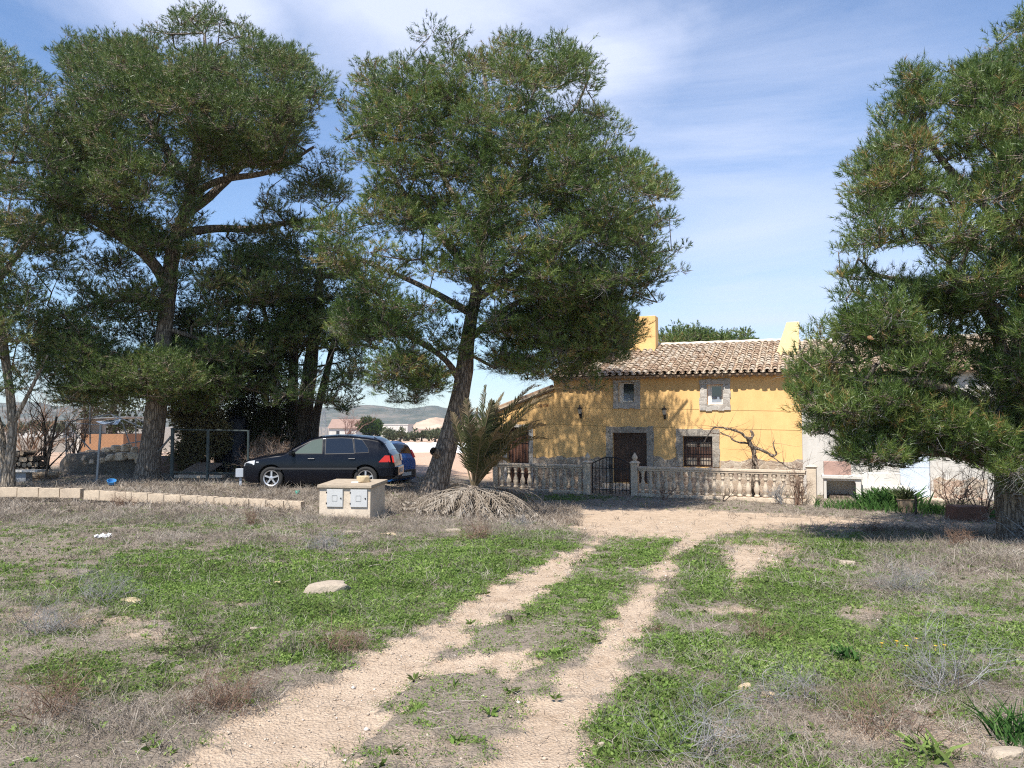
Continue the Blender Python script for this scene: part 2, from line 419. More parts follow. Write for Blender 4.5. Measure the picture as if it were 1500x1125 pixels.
grn = t.ramp(nB, [(.3, (.06,.075,.025)), (.6, (.10,.13,.04)), (.8, (.19,.16,.10))])
c = t.mix(.55, soil, litter)
def thr(at, lo, hi, nz, amt):
    s_ = t.math('MULTIPLY_ADD', nz, amt, t.attr(at)); s_ = t.math('SUBTRACT', s_, amt*.5+lo); return t.math('DIVIDE', s_, hi-lo, clamp=True)
c = t.mix(thr('bare', .2, .8, nB, .6), c, dirt)
c = t.mix(thr('green', .3, .8, nB, .4), c, grn)
c = t.mix(thr('road', .3, .75, nB, .9), c, dirt)
fld = t.ramp(t.noise(t.coord((1, .25, 1)), .35, 6, .6), [(.3, (.50,.335,.23)), (.7, (.62,.44,.32))])
c = t.mix(t.attr('field'), c, fld)
t.bump(t.math('MULTIPLY_ADD', nC, .6, t.math('MULTIPLY_ADD', vo.outputs['Distance'], -.5, nB)), .8, .035)
gm = t.done(c, .95, spec=.1)
tag(link('ground', me, gm, smooth=True), 'dirt farm ground with two pale wheel tracks through green weeds and dry grass', 'ground', kind='structure')

# ------------------------------------------------------------------ vegetation scatter on the ground
def scatter(n, ymin, ymax):
    """points seen on the ground, even per square metre inside the view wedge"""
    n = len(R.uniform(size=n)); y = np.sqrt(R.uniform(ymin**2, ymax**2, n)); x = R.uniform(-.82, .90, n)*y
    return x, y
def leaves(P, D, L, Wd, rnd, up=None):
    """rhombus leaves: base P, direction D, length L, width Wd"""
    n = len(P); s = np.cross(D, up if up is not None else randdir(n)); s = norm(s)*Wd[:, None]
    mid = P+D*(L*.5)[:, None]; mid[:, 2] += L*.08
    V = np.stack([P, mid-s, P+D*L[:, None], mid+s], 1).reshape(-1, 3)
    F = np.arange(n*4).reshape(n, 4); return V, F, np.repeat(rnd, 4)
def blades(P, D, L, wd, rnd, bend=.35):
    """two-piece bent ribbons"""
    n = len(P); s = norm(np.cross(D, randdir(n)))*wd[:, None]
    b = randdir(n)*(L*bend)[:, None]; b[:, 2] = -np.abs(b[:, 2])*.6
    m1 = P+D*(L*.5)[:, None]; tp = P+D*L[:, None]+b
    V = np.stack([P-s, P+s, m1+s*.8, m1-s*.8, tp+s*.25, tp-s*.25], 1).reshape(-1, 3)
    f = np.array([[0,1,2,3],[3,2,4,5]]); F = (f[None]+(np.arange(n)*6)[:, None, None]).reshape(-1, 4)
    return V, F, np.repeat(rnd, 6)
def merge(parts):
    Vs, Fs, As = [], [], []; o = 0
    for V, F, A in parts: Vs.append(V); Fs.append(F+o); As.append(A); o += len(V)
    return np.concatenate(Vs), np.concatenate(Fs), np.concatenate(As)
def on(x, y): return gz(x, y)-.01
# green weeds
parts = []
for (n, y0, y1, K, L0) in ((155000, 3.0, 9, 7, .017), (130000, 9, 15, 7, .025), (60000, 15, 27, 7, .038)):
    x, y = scatter(n, y0, y1); r_, g_, d_, b_, m_ = masks(x, y)
    keep = R.uniform(size=n) < np.maximum(g_**1.3, .16*m_*(1-r_)*(1-b_)+.05*(1-r_)*(1-b_))
    x, y, g_ = x[keep], y[keep], g_[keep]; n = len(x)
    P = np.stack([x, y, on(x, y)], 1).repeat(K, 0); m = len(P)
    th = R.uniform(0, 2*PI, m); el = R.uniform(.0, .9, m)
    D = np.stack([np.cos(th)*np.cos(el), np.sin(th)*np.cos(el), np.sin(el)], 1)
    P = P+np.stack([R.normal(0, .02, m), R.normal(0, .02, m), R.uniform(0, .018, m)], 1)
    pr = np.clip(fbm(x*1.7, y*1.7, 5, 3)*.95+R.normal(0, .20, n), 0, 1).repeat(K)
    L = L0*R.uniform(.6, 1.7, m)*(.7+.6*g_.repeat(K))
    parts.append(leaves(P, D, L, L*R.uniform(.16, .34, m), np.clip(pr+R.normal(0, .1, m), 0, 1)))
x, y = scatter(9000, 3.0, 13); r_, g_, d_, b_, m_ = masks(x, y); keep = R.uniform(size=9000) < .35*g_+.10*(1-r_); x, y = x[keep], y[keep]; n = len(x); K = 9
P = np.stack([x, y, on(x, y)], 1).repeat(K, 0); m = len(P); th = R.uniform(0, 2*PI, m); el = R.uniform(.15, .9, m); D = np.stack([np.cos(th)*np.cos(el), np.sin(th)*np.cos(el), np.sin(el)], 1)
L = R.uniform(.03, .075, n).repeat(K)*R.uniform(.7, 1.2, m); parts.append(leaves(P, D, L, L*R.uniform(.12, .22, m), np.clip(R.uniform(0, 1, n).repeat(K)+R.normal(0, .1, m), 0, 1)))
for (n, y0, y1, K, L0, wd) in ((42000, 3.0, 9, 6, .055, .0016), (42000, 9, 16, 6, .07, .0028)):
    x, y = scatter(n, y0, y1); r_, g_, d_, b_, m_ = masks(x, y); keep = R.uniform(size=n) < g_**1.1*.8+.06*(1-r_); x, y = x[keep], y[keep]; n = len(x)
    P = np.stack([x, y, on(x, y)], 1).repeat(K, 0); m = len(P); P[:, :2] += R.normal(0, .02, (m, 2)); D = randdir(m)*.8; D[:, 2] = np.abs(D[:, 2])+.5; D = norm(D)
    a_ = blades(P, D, L0*R.uniform(.5, 1.3, m), np.full(m, wd), np.clip(fbm(x*1.1, y*1.1, 9, 3).repeat(K)+R.normal(0, .15, m), 0, 1), .4)
    parts.append(a_)
V, F, A = merge(parts)
tag(link('green_weeds', npmesh('green_weeds', V, F, {'rnd': A}), M['weed']), 'low green weeds carpeting the ground either side of the tracks', 'weeds', kind='stuff')
# dry grass and stems
parts = []
for (n, y0, y1, K, L0, wd) in ((31000, 3.0, 8, 7, .085, .0013), (36000, 8, 15, 7, .10, .0022), (29000, 15, 27, 7, .14, .004)):
    x, y = scatter(n, y0, y1); r_, g_, d_, b_, m_ = masks(x, y)
    z0 = gz(x, y); u, v = proj(x, y, z0)
    belt = ((v < 735) & (u < 660)) | ((v < 770) & (u < 850) & (v > 735)) | ((v > 775) & (v < 840) & (u > 1270))
    belt = belt & (y < 21.4)
    p = np.maximum(d_**1.2*(.25+1.2*fbm(x*.9, y*.9, 123, 3)), .27+.0*x)*(1-.95*r_); p = np.where(belt, .9, p)*(1-.55*b_)*(1-.25*g_)*(1-.35*m_)
    keep = R.uniform(size=n) < p
    x, y, belt, m_ = x[keep], y[keep], belt[keep], m_[keep]; n = len(x)
    P = np.stack([x, y, on(x, y)], 1).repeat(K, 0); m = len(P); P[:, :2] += R.normal(0, .045, (m, 2))
    D = randdir(m); D[:, 2] = np.abs(D[:, 2])*1.0+.35; D = norm(D)
    sz = (R.uniform(.4, 1.5, n)*np.where(belt, 1.25, 1.)*np.where(m_, .45, 1.)).repeat(K)
    pr = np.clip(fbm(x*2.3, y*2.3, 15, 3)+R.normal(0, .16, n), 0, 1).repeat(K)
    parts.append(blades(P, D, L0*sz*R.uniform(.5, 1.3, m), wd*R.uniform(.7, 1.5, m), np.clip(pr+R.normal(0, .15, m), 0, 1)))
x, y = scatter(9000, 3.0, 14); r_, g_, d_, b_, m_ = masks(x, y); z0 = gz(x, y); u, v = proj(x, y, z0)
p_ = np.clip(blobs(u, v, DRYB[:7]+DRYB[8:9]+DRYB[10:11])-.35, 0, 1)*1.5*(1-r_)*(vn(x*1.6, y*1.6, 151) > .42); keep = R.uniform(size=len(x)) < p_; x, y = x[keep], y[keep]; n = len(x); K = 16
P = np.stack([x, y, on(x, y)], 1).repeat(K, 0); m = len(P); P[:, :2] += R.normal(0, .035, (m, 2)); D = randdir(m)*.75; D[:, 2] = np.abs(D[:, 2])+.45; D = norm(D)
parts.append(blades(P, D, R.uniform(.08, .26, m)*R.uniform(.6, 1.2, n).repeat(K), np.full(m, .0016), np.clip(fbm(x, y, 19, 3).repeat(K)+R.normal(-.05, .2, m), 0, 1), .5))
V, F, A = merge(parts)
tag(link('dry_grass', npmesh('dry_grass', V, F, {'rnd': A}), M['dry']), 'grey brown dry grass stems standing over the verges and under the trees', 'dry grass', kind='stuff')
# fine horizontal straw litter
parts = []
for (n, y0, y1, L0, wd) in ((26000, 3.0, 9, .10, .0014), (26000, 9, 22, .16, .003)):
    x, y = scatter(n, y0, y1); r_, g_, d_, b_, m_ = masks(x, y)
    keep = R.uniform(size=n) < (.9-.86*r_)*(1-.5*g_)
    x, y = x[keep], y[keep]; n = len(x); P = np.stack([x, y, gz(x, y)+.012], 1); D = randdir(n); D[:, 2] *= .18; D = norm(D)
    parts.append(blades(P, D, L0*R.uniform(.3, 1.4, n), np.full(n, wd), R.uniform(0, 1, n), .2))
V, F, A = merge(parts)
tag(link('straw_litter', npmesh('straw_litter', V, F, {'rnd': A}), M['dry']), 'fallen straw and pine needle litter lying on the soil', 'litter', kind='stuff')
# gravel
octv = np.array([[1,0,0],[0,1,0],[-1,0,0],[0,-1,0],[0,0,1],[0,0,-1]], float); octf = np.array([[0,1,4],[1,2,4],[2,3,4],[3,0,4],[1,0,5],[2,1,5],[3,2,5],[0,3,5]])
x, y = scatter(150000, 3, 18); r_, g_, d_, b_, m_ = masks(x, y)
keep = R.uniform(size=len(x)) < np.maximum(r_*.55, b_*.5)+.03; x, y = x[keep], y[keep]; n = len(x)
s_ = np.exp(R.normal(-5.45, .55, n))[:, None, None]*octv[None]*R.uniform(.6, 1.4, (n, 6, 1)); s_[:, :, 2] *= .6
V = (s_+np.stack([x, y, gz(x, y)-.03*r_[keep]], 1)[:, None, :]).reshape(-1, 3); F = (octf[None]+(np.arange(n)*6)[:, None, None]).reshape(-1, 3)
tag(link('gravel', npmesh('gravel', V, F, {'rnd': R.uniform(0, 1, n).repeat(6)}), leafmat('gravel_stone', (.36,.28,.21), (.5,.41,.32), (.64,.57,.49), 0)), 'loose pale gravel on the wheel tracks', 'gravel', kind='stuff')

# ------------------------------------------------------------------ trees
def catmull(pts, step):
    pts = [np.array(p, float) for p in pts]; P = [2*pts[0]-pts[1]]+pts+[2*pts[-1]-pts[-2]]; out = []
    for i in range(1, len(P)-2):
        n = max(2, int(np.linalg.norm((P[i+1]-P[i])[:3])/step))
        for k in range(n):
            t_ = k/n
            out.append(.5*((2*P[i])+(-P[i-1]+P[i+1])*t_+(2*P[i-1]-5*P[i]+4*P[i+1]-P[i+2])*t_*t_+(-P[i-1]+3*P[i]-3*P[i+1]+P[i+2])*t_**3))
    out.append(P[-2]); return np.array(out)
def sweep(path, nsd=22, seed=0, rough=.07, flare=.5):
    """path (n,4): xyz + radius; a bark-wrinkled tube. returns V,F(quads)"""
    n = len(path); ref = np.array([1., 0, 0]); V = []; th = np.arange(nsd)*2*PI/nsd
    s0 = 0
    for i in range(n):
        d = path[min(i+1, n-1), :3]-path[max(i-1, 0), :3]; d /= np.linalg.norm(d)+1e-9
        ref = ref-d*ref.dot(d); ref /= np.linalg.norm(ref)+1e-9; b = np.cross(d, ref)
        if i: s0 += np.linalg.norm(path[i, :3]-path[i-1, :3])
        ridge = vn(th/(2*PI)*nsd*.5+seed, np.full(nsd, s0*2.2), seed)-.5
        fl = 1+flare*np.exp(-s0*3.)*(1+.5*np.sin(th*5+seed))
        r = path[i, 3]*(1+rough*2*ridge)*fl
        V.append(path[i, :3]+ref*(np.cos(th)*r)[:, None]+b*(np.sin(th)*r)[:, None])
    V = np.concatenate(V); i_ = np.arange(n-1)[:, None]*nsd; k = np.arange(nsd)[None]; k2 = (k+1) % nsd
    F = np.stack([i_+k, i_+k2, i_+nsd+k2, i_+nsd+k], -1).reshape(-1, 4); return V, F
def pxpath(L, Y0=None):
    """L: (px,py,Y,r) list -> xyz r"""
    return [(*W(a, b, c_), r_) for a, b, c_, r_ in L]
def pine(name, label, cat, trunks, crowns, leaf, barkm, nl=.10, nw=.007, K=12, tufts=42, cr=(.32, .62), base=None, twig=True, group=None, flat=.62, pale=True, wood=.006, up=.5, dead=0, cones=0, jit=1., lsc=.55):
    """trunks: px paths; crowns: (polygon px, n clumps, Y0, max half depth, fullness)"""
    woodV = []; woodF = []; o = 0; nodes = []; parent = []
    for ti, L in enumerate(trunks):
        p = catmull(pxpath(L), .12)
        V, F = sweep(p, 24 if p[0, 3] > .12 else 8, ti*7+3, .08, .28 if ti == 0 else .15); woodV.append(V); woodF.append(F+o); o += len(V)
        f0 = 0 if ti else int(len(p)*.28)
        for q in p[f0::3]: nodes.append(q[:3]); parent.append(-1)
    nroot = len(nodes)
    C = []; Cr = []
    for poly, n, Y0, T, full in crowns:
        px = np.array([p[0] for p in poly]); py = np.array([p[1] for p in poly]); got = 0; tries = 0
        mm = Y0/FPX
        while got < n and tries < 80:
            tries += 1
            u = R.uniform(px.min()-6, px.max()+6, 400); v = R.uniform(py.min()-6, py.max()+6, 400)
            ju = ((fbm(u*mm*.9, v*mm*.9, 81, 2)-.5)*1.3*jit+(vn(u*mm*3, v*mm*3, 83)-.5)*.5)/mm; jv = ((fbm(u*mm*.9+40, v*mm*.9, 85, 2)-.5)*1.3*jit+(vn(u*mm*3, v*mm*3+30, 87)-.5)*.5)/mm
            ins = inpoly(u+ju, v+jv, poly); e = edged(u+ju, v+jv, poly)
            ok = ins & (e*mm > .06)
            lump = fbm(u*mm*lsc+Y0, v*mm*lsc*1.45, 71, 2)
            ok &= R.uniform(size=400) < np.clip((lump-.5)*4+full, .06, 1)
            u, v, e = u[ok], v[ok], e[ok]
            t_ = np.minimum(T, np.sqrt(np.maximum(e*mm, .05)*2.2*T)); uu = R.uniform(-1, 1, len(u)); uu = np.sign(uu)*np.abs(uu)**.65
            for a, b, q, tt, ee in zip(u, v, uu, t_, e*mm):
                if got >= n: break
                C.append(W(a, b, Y0+q*tt)[:]); Cr.append(min(R.uniform(*cr), max(.16, ee*1.15))); got += 1
    C = np.array(C); Cr = np.array(Cr)
    # limbs: connect every clump to the growing skeleton
    N = np.array(nodes); order = np.argsort([np.min(np.linalg.norm(N-c_, axis=1)) for c_ in C])
    cap = len(nodes)+len(C)*4+4; NN = np.zeros((cap, 3)); NN[:nroot] = N; cnt = nroot; par = [-1]*nroot; tipnode = {}
    for ci in order:
        c_ = C[ci]; d = NN[:cnt]-c_; dist = np.linalg.norm(d, axis=1)
        cost = dist*(1+.55*np.clip(d[:, 2]/(dist+.01), 0, 1))
        j = int(np.argmin(cost)); p0 = NN[j].copy(); Ld = dist[j]; seg = max(1, min(3, int(Ld/.5))); last = j
        side = randdir(1)[0]*Ld*.10; side[2] -= Ld*.10
        for k in range(1, seg+1):
            q = k/seg; pt = p0*(1-q)+c_*q+side*math.sin(PI*q)*1.
            NN[cnt] = pt; par.append(last); last = cnt; cnt += 1
    w_ = np.ones(cnt)*.0; ch = np.zeros(cnt)
    for i in range(cnt-1, nroot-1, -1):
        w_[i] += 1
        if par[i] >= 0: w_[par[i]] += w_[i]
    idx = np.arange(nroot, cnt); r1 = wood*np.power(w_[idx], .46)+.004; pi_ = np.array([par[i] for i in idx])
    r0 = np.where(pi_ >= nroot, wood*np.power(np.maximum(w_[pi_], 1), .46)+.004, r1*1.25); r0 = np.minimum(r0, r1*1.7)
    V, F = tubes_np(NN[pi_], NN[idx], r0, r1, 6); woodV.append(V); woodF.append(F+o); o += len(V)
    # tufts
    n = len(C); nt_ = np.maximum(6, (tufts*(Cr/np.mean(cr))**1.6).astype(int)); ci = np.repeat(np.arange(n), nt_); m = len(ci)
    dr = randdir(m); dr[:, 2] = np.where(dr[:, 2] < 0, dr[:, 2]*.55, dr[:, 2]); rad = R.uniform(.3, 1.05, m)**.7*np.where(R.uniform(size=m) < .10, R.uniform(1.1, 1.7, m), 1)
    off = dr*rad[:, None]*Cr[ci][:, None]; off[:, 2] *= flat
    P = C[ci]+off; D = norm(off*np.array([1, 1, 1.1])/(Cr[ci][:, None])+np.array([0, 0, up])+randdir(m)*.35)
    if twig:
        s0 = C[ci]+off*.25+randdir(m)*.05*Cr[ci][:, None]; sel = R.uniform(size=m) < .55
        V, F = tubes_np(s0[sel], P[sel], np.full(sel.sum(), .006), np.full(sel.sum(), .0035), 3)
        woodV.append(V); woodF.append(F+o); o += len(V)
    tl = nl*R.uniform(.9, 1.8, m)
    Pn = np.repeat(P, K, 0); Dn = np.repeat(D, K, 0); q = len(Pn); al = R.uniform(0, 1, q)*np.repeat(tl, K)
    b0 = Pn+Dn*al[:, None]; nd = norm(Dn*R.uniform(.35, 1.2, q)[:, None]+randdir(q)*.62)
    Lq = nl*R.uniform(.6, 1.25, q); sd_ = norm(np.cross(nd, randdir(q)))*(nw*R.uniform(.7, 1.3, q))[:, None]
    V = np.stack([b0-sd_, b0+sd_, b0+nd*Lq[:, None]], 1).reshape(-1, 3); F = np.arange(q*3).reshape(q, 3)
    ca = np.clip(R.normal(.5, .22, n), 0, 1); ta = np.clip(ca[ci]+R.normal(0, .20, m), 0, 1)
    A = np.repeat(np.clip(np.repeat(ta, K)+R.normal(0, .07, q), 0, 1), 3)
    bp = Vector(base) if base else Vector(W(*trunks[0][0][:3]))
    root = empty(name, bp, 0, label, cat, group); ofs = np.array(bp[:])
    WV = np.concatenate(woodV)-ofs; WF = np.concatenate(woodF)
    link('trunk', npmesh('trunk', WV, WF), barkm, root, True)
    link('crown', npmesh('crown', V-ofs, F, {'rnd': A}), leaf, root)
    if dead:
        sel = np.argsort(C[:, 2]+R.normal(0, 1.2, n))[:int(n*dead)]; kk = 46; c2 = np.repeat(C[sel], kk, 0)+randdir(len(sel)*kk)*R.uniform(0, .3, len(sel)*kk)[:, None]; m2 = len(c2)
        D2 = randdir(m2); D2[:, 2] = D2[:, 2]*.6-.15; V, F, A2 = blades(c2, norm(D2), R.uniform(.12, .38 if nw < .006 else .6, m2), np.full(m2, .0022 if nw < .006 else .0055), R.uniform(0, 1, m2), .3)
        link('dead_twigs', npmesh('dead_twigs', V-ofs, F, {'rnd': A2}), M['greytwig'], root)
    if cones:
        cm = dirty('cone_scales', (.36,.19,.09), .3, 20, .8); sel = R.randint(0, m, cones)
        for k_ in sel:
            mb = MB(); mb.lathe([(.005,0),(.03,.015),(.034,.04),(.022,.08),(.004,.11)], (0,0,0), 9); o_ = mb.build('cone', cm, root); o_.location = Vector(P[k_]-ofs); o_.rotation_euler = (R.uniform(1.2, 2.6), 0, R.uniform(0, 6))
    return root
# main pine in the middle
pine('pine_tree', 'tall leaning pine between the parked cars and the yellow house', 'tree',
  [[(634,732,20.9,.36),(641,700,20.9,.32),(655,650,20.9,.28),(672,590,20.8,.25),(680,545,20.8,.23),(686,490,20.8,.19),(700,410,20.9,.14),(712,300,21,.13),(716,180,21,.08),(705,70,21,.04)],
   [(645,668,20.85,.14),(638,663,20.6,.11),(634,660,20.5,.10)],
   [(676,560,20.8,.11),(650,525,20.3,.08),(605,495,19.6,.08),(560,470,19,.05)],
   [(684,500,20.8,.10),(745,450,20.1,.075),(815,430,19.4,.055),(900,420,19,.05)],
   [(694,440,20.8,.12),(790,380,22,.10),(880,330,22.6,.07),(960,300,22.8,.04)],
   [(700,410,20.9,.12),(650,350,20.4,.10),(590,280,20,.07),(545,210,20,.04)],
   [(706,360,20.9,.10),(640,240,21.6,.07),(600,140,22,.04)],
   [(712,310,21,.10),(780,230,20.4,.07),(850,150,20,.04)],
   [(692,460,20.8,.10),(620,420,22,.08),(530,380,22.8,.05)]],
  [([(505,140),(535,105),(575,90),(620,55),(690,35),(740,48),(800,52),(850,72),(880,95),(888,140),(925,155),(932,200),(955,228),(1008,262),(1010,300),(1020,318),(998,350),(985,400),(975,440),(940,470),(925,500),(860,500),(800,480),(760,500),(700,470),(640,480),(570,470),(520,430),(480,400),(455,345),(475,315),(515,300),(535,270),(505,240),(498,180)], 800, 19.9, 3.0, 1.45),
   ([(730,470),(800,460),(870,470),(930,480),(938,520),(915,555),(880,562),(830,548),(800,560),(760,555),(740,530),(715,510)], 120, 20.2, 2.2, 2.),
   ([(480,400),(560,440),(640,470),(650,510),(625,540),(640,590),(600,612),(560,600),(545,550),(520,520),(500,470)], 140, 20.3, 1.8, 1.3),
   ([(630,460),(760,460),(755,540),(700,548),(690,525),(650,530)], 34, 20.1, .8, 1.6),
   ([(740,430),(900,440),(932,470),(930,545),(895,574),(830,578),(780,560),(740,545)], 90, 20.9, 1.3, 1.6),
   ([(850,400),(950,410),(975,450),(950,500),(915,540),(860,540),(830,480)], 55, 20.2, 1.8, 2.),
   ([(690,500),(740,520),(790,530),(780,550),(730,560),(700,550)], 12, 21.6, .8, .8)],
  M['needle'], M['bark'], .118, .0058, 20, 42, (.30, .62), wood=.0052, dead=.14)
# big pine at the left
pine('pine_tree', 'broad pine with a straight grey trunk behind the low block wall', 'tree',
  [[(214,712,22.5,.33),(218,680,22.5,.32),(226,620,22.5,.30),(232,570,22.5,.27),(238,510,22.5,.24),(245,440,22.5,.22),(255,360,22.5,.20),(275,300,22.5,.17),(290,220,22.5,.14),(300,120,22.5,.08),(300,50,22.5,.04)],
   [(247,420,22.5,.17),(215,375,22,.15),(165,340,21.5,.12),(110,300,21.2,.08),(90,230,21,.05)],
   [(246,450,22.5,.10),(200,440,22.3,.075),(140,445,22.2,.055),(70,470,22,.03)],
   [(258,345,22.5,.13),(310,335,23,.12),(370,335,23.4,.10),(430,325,23.6,.07),(480,320,23.8,.04)],
   [(268,315,22.5,.15),(310,285,22.9,.13),(370,225,23.2,.10),(430,160,23.4,.05)],
   [(275,290,22.5,.12),(320,265,22,.10),(400,250,21.6,.07),(460,215,21.5,.04)],
   [(280,270,22.5,.12),(230,200,22.4,.10),(180,120,22.4,.05)],
   [(240,480,22.5,.08),(300,500,22.8,.055),(350,530,23,.03)],
   [(236,540,22.5,.08),(190,530,21.9,.055),(130,540,21.5,.03)]],
  [([(68,70),(105,38),(130,50),(175,55),(220,28),(290,12),(345,35),(380,48),(440,78),(470,98),(488,105),(488,140),(475,170),(450,205),(430,240),(395,262),(350,270),(310,270),(290,310),(280,360),(250,380),(200,370),(150,350),(90,350),(70,250),(75,180),(95,130)], 800, 22.5, 4., 1.4),
   ([(110,350),(200,330),(330,360),(520,330),(530,600),(330,600),(110,600)], 190, 23.8, 1.4, .95),
   ([(60,370),(150,360),(235,400),(235,470),(150,490),(60,470)], 60, 22.3, 1.6, .55),
   ([(265,470),(330,460),(380,500),(370,560),(300,575),(265,540)], 50, 22.8, 1.2, 1.),
   ([(290,350),(360,370),(420,400),(400,450),(340,470),(280,450),(270,400)], 30, 22.6, 1.5, .8),
   ([(320,338),(440,322),(450,350),(380,372),(330,360)], 18, 23.3, .8, 2.),
   ([(150,330),(240,330),(290,350),(350,360),(340,400),(290,390),(260,420),(200,390),(150,400)], 70, 22, 2.2, 1.1),
   ([(380,290),(430,250),(480,200),(505,235),(505,290),(470,330),(430,345),(370,340)], 60, 23.6, 1.6, 1.2),
   ([(50,440),(140,450),(150,500),(230,500),(300,500),(310,570),(270,600),(190,600),(110,590),(50,560)], 270, 21.6, 1.8, 1.4),
   ([(250,500),(340,500),(350,560),(330,600),(260,610),(240,560)], 60, 22.6, 1.2, 1.5)],
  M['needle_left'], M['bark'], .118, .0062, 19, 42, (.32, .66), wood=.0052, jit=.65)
# pine at the left edge
pine('pine_tree', 'pine cut off by the edge with a pale slim trunk beside the firewood', 'tree',
  [[(12,712,20,.13),(14,680,20,.12),(18,620,20,.11),(10,540,20,.10),(-10,420,20,.12),(-30,300,20,.09),(-20,160,20,.05)],
   [(8,712,20.4,.10),(2,640,20.5,.09),(-20,560,20.6,.07)],
   [(17,625,20,.06),(40,580,19.9,.05),(70,520,19.8,.03)],
   [(-10,420,20,.08),(60,330,20,.06),(110,280,20,.04)]],
  [([(-90,70),(0,78),(22,90),(38,112),(66,125),(80,180),(112,235),(125,300),(110,380),(60,430),(85,480),(60,560),(20,590),(-60,600),(-150,560),(-160,250)], 430, 20.4, 2.4, 1.5),
   ([(60,120),(110,180),(140,260),(140,340),(90,350),(60,250)], 50, 21.2, 1.3, 1.4)],
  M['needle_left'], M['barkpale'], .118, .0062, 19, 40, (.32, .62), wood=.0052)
# middle back pine with several dark stems
pine('pine_tree', 'dark many stemmed pine right behind the black car', 'tree',
  [[(440,700,26,.30),(443,640,26,.27),(452,560,26,.24),(462,470,26,.18),(470,380,26,.1),(470,330,26,.04)],
   [(428,700,26.4,.20),(428,600,26.4,.18),(430,500,26.4,.15),(420,420,26.4,.08)],
   [(462,700,25.8,.16),(462,620,25.8,.14),(480,540,25.8,.11),(500,450,25.8,.06)],
   [(415,700,27,.13),(405,600,27,.11),(395,500,27,.09),(380,420,27,.05)]],
  [([(330,380),(375,335),(430,345),(480,325),(520,345),(545,420),(510,470),(525,540),(500,580),(480,600),(478,540),(450,500),(420,540),(380,560),(340,560),(325,480)], 260, 26, 2.6, 1.2),
   ([(350,430),(430,425),(480,450),(480,520),(440,540),(380,520),(345,480)], 90, 24.3, 1.2, 1.6),
   ([(455,440),(520,440),(530,540),(525,600),(490,610),(480,560),(455,520)], 60, 25, 1.2, 1.2)],
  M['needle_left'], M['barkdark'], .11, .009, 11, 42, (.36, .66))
# junipers behind the wire fence
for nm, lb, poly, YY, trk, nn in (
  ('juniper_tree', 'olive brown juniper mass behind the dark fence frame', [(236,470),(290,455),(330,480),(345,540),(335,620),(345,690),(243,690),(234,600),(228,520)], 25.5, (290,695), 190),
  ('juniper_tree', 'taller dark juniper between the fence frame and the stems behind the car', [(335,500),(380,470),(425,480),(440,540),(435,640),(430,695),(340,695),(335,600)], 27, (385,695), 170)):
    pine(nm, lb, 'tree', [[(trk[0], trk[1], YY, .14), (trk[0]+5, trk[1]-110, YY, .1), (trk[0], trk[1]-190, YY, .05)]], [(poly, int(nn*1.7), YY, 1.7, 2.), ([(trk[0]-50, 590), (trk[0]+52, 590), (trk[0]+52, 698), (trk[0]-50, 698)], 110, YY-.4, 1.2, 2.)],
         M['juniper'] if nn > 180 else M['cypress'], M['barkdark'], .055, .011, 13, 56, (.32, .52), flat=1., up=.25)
pine('cypress_tree', 'dark green cypress clump rising behind the small shed', 'tree', [[(165,640,42,.2),(165,590,42,.1)]],
     [([(112,600),(120,585),(150,575),(150,540),(190,530),(215,545),(220,640),(130,640)], 90, 42, 2., 1.)], M['cypress'], M['barkdark'], .10, .02, 10, 40, (.5, .9), flat=1., up=.4)
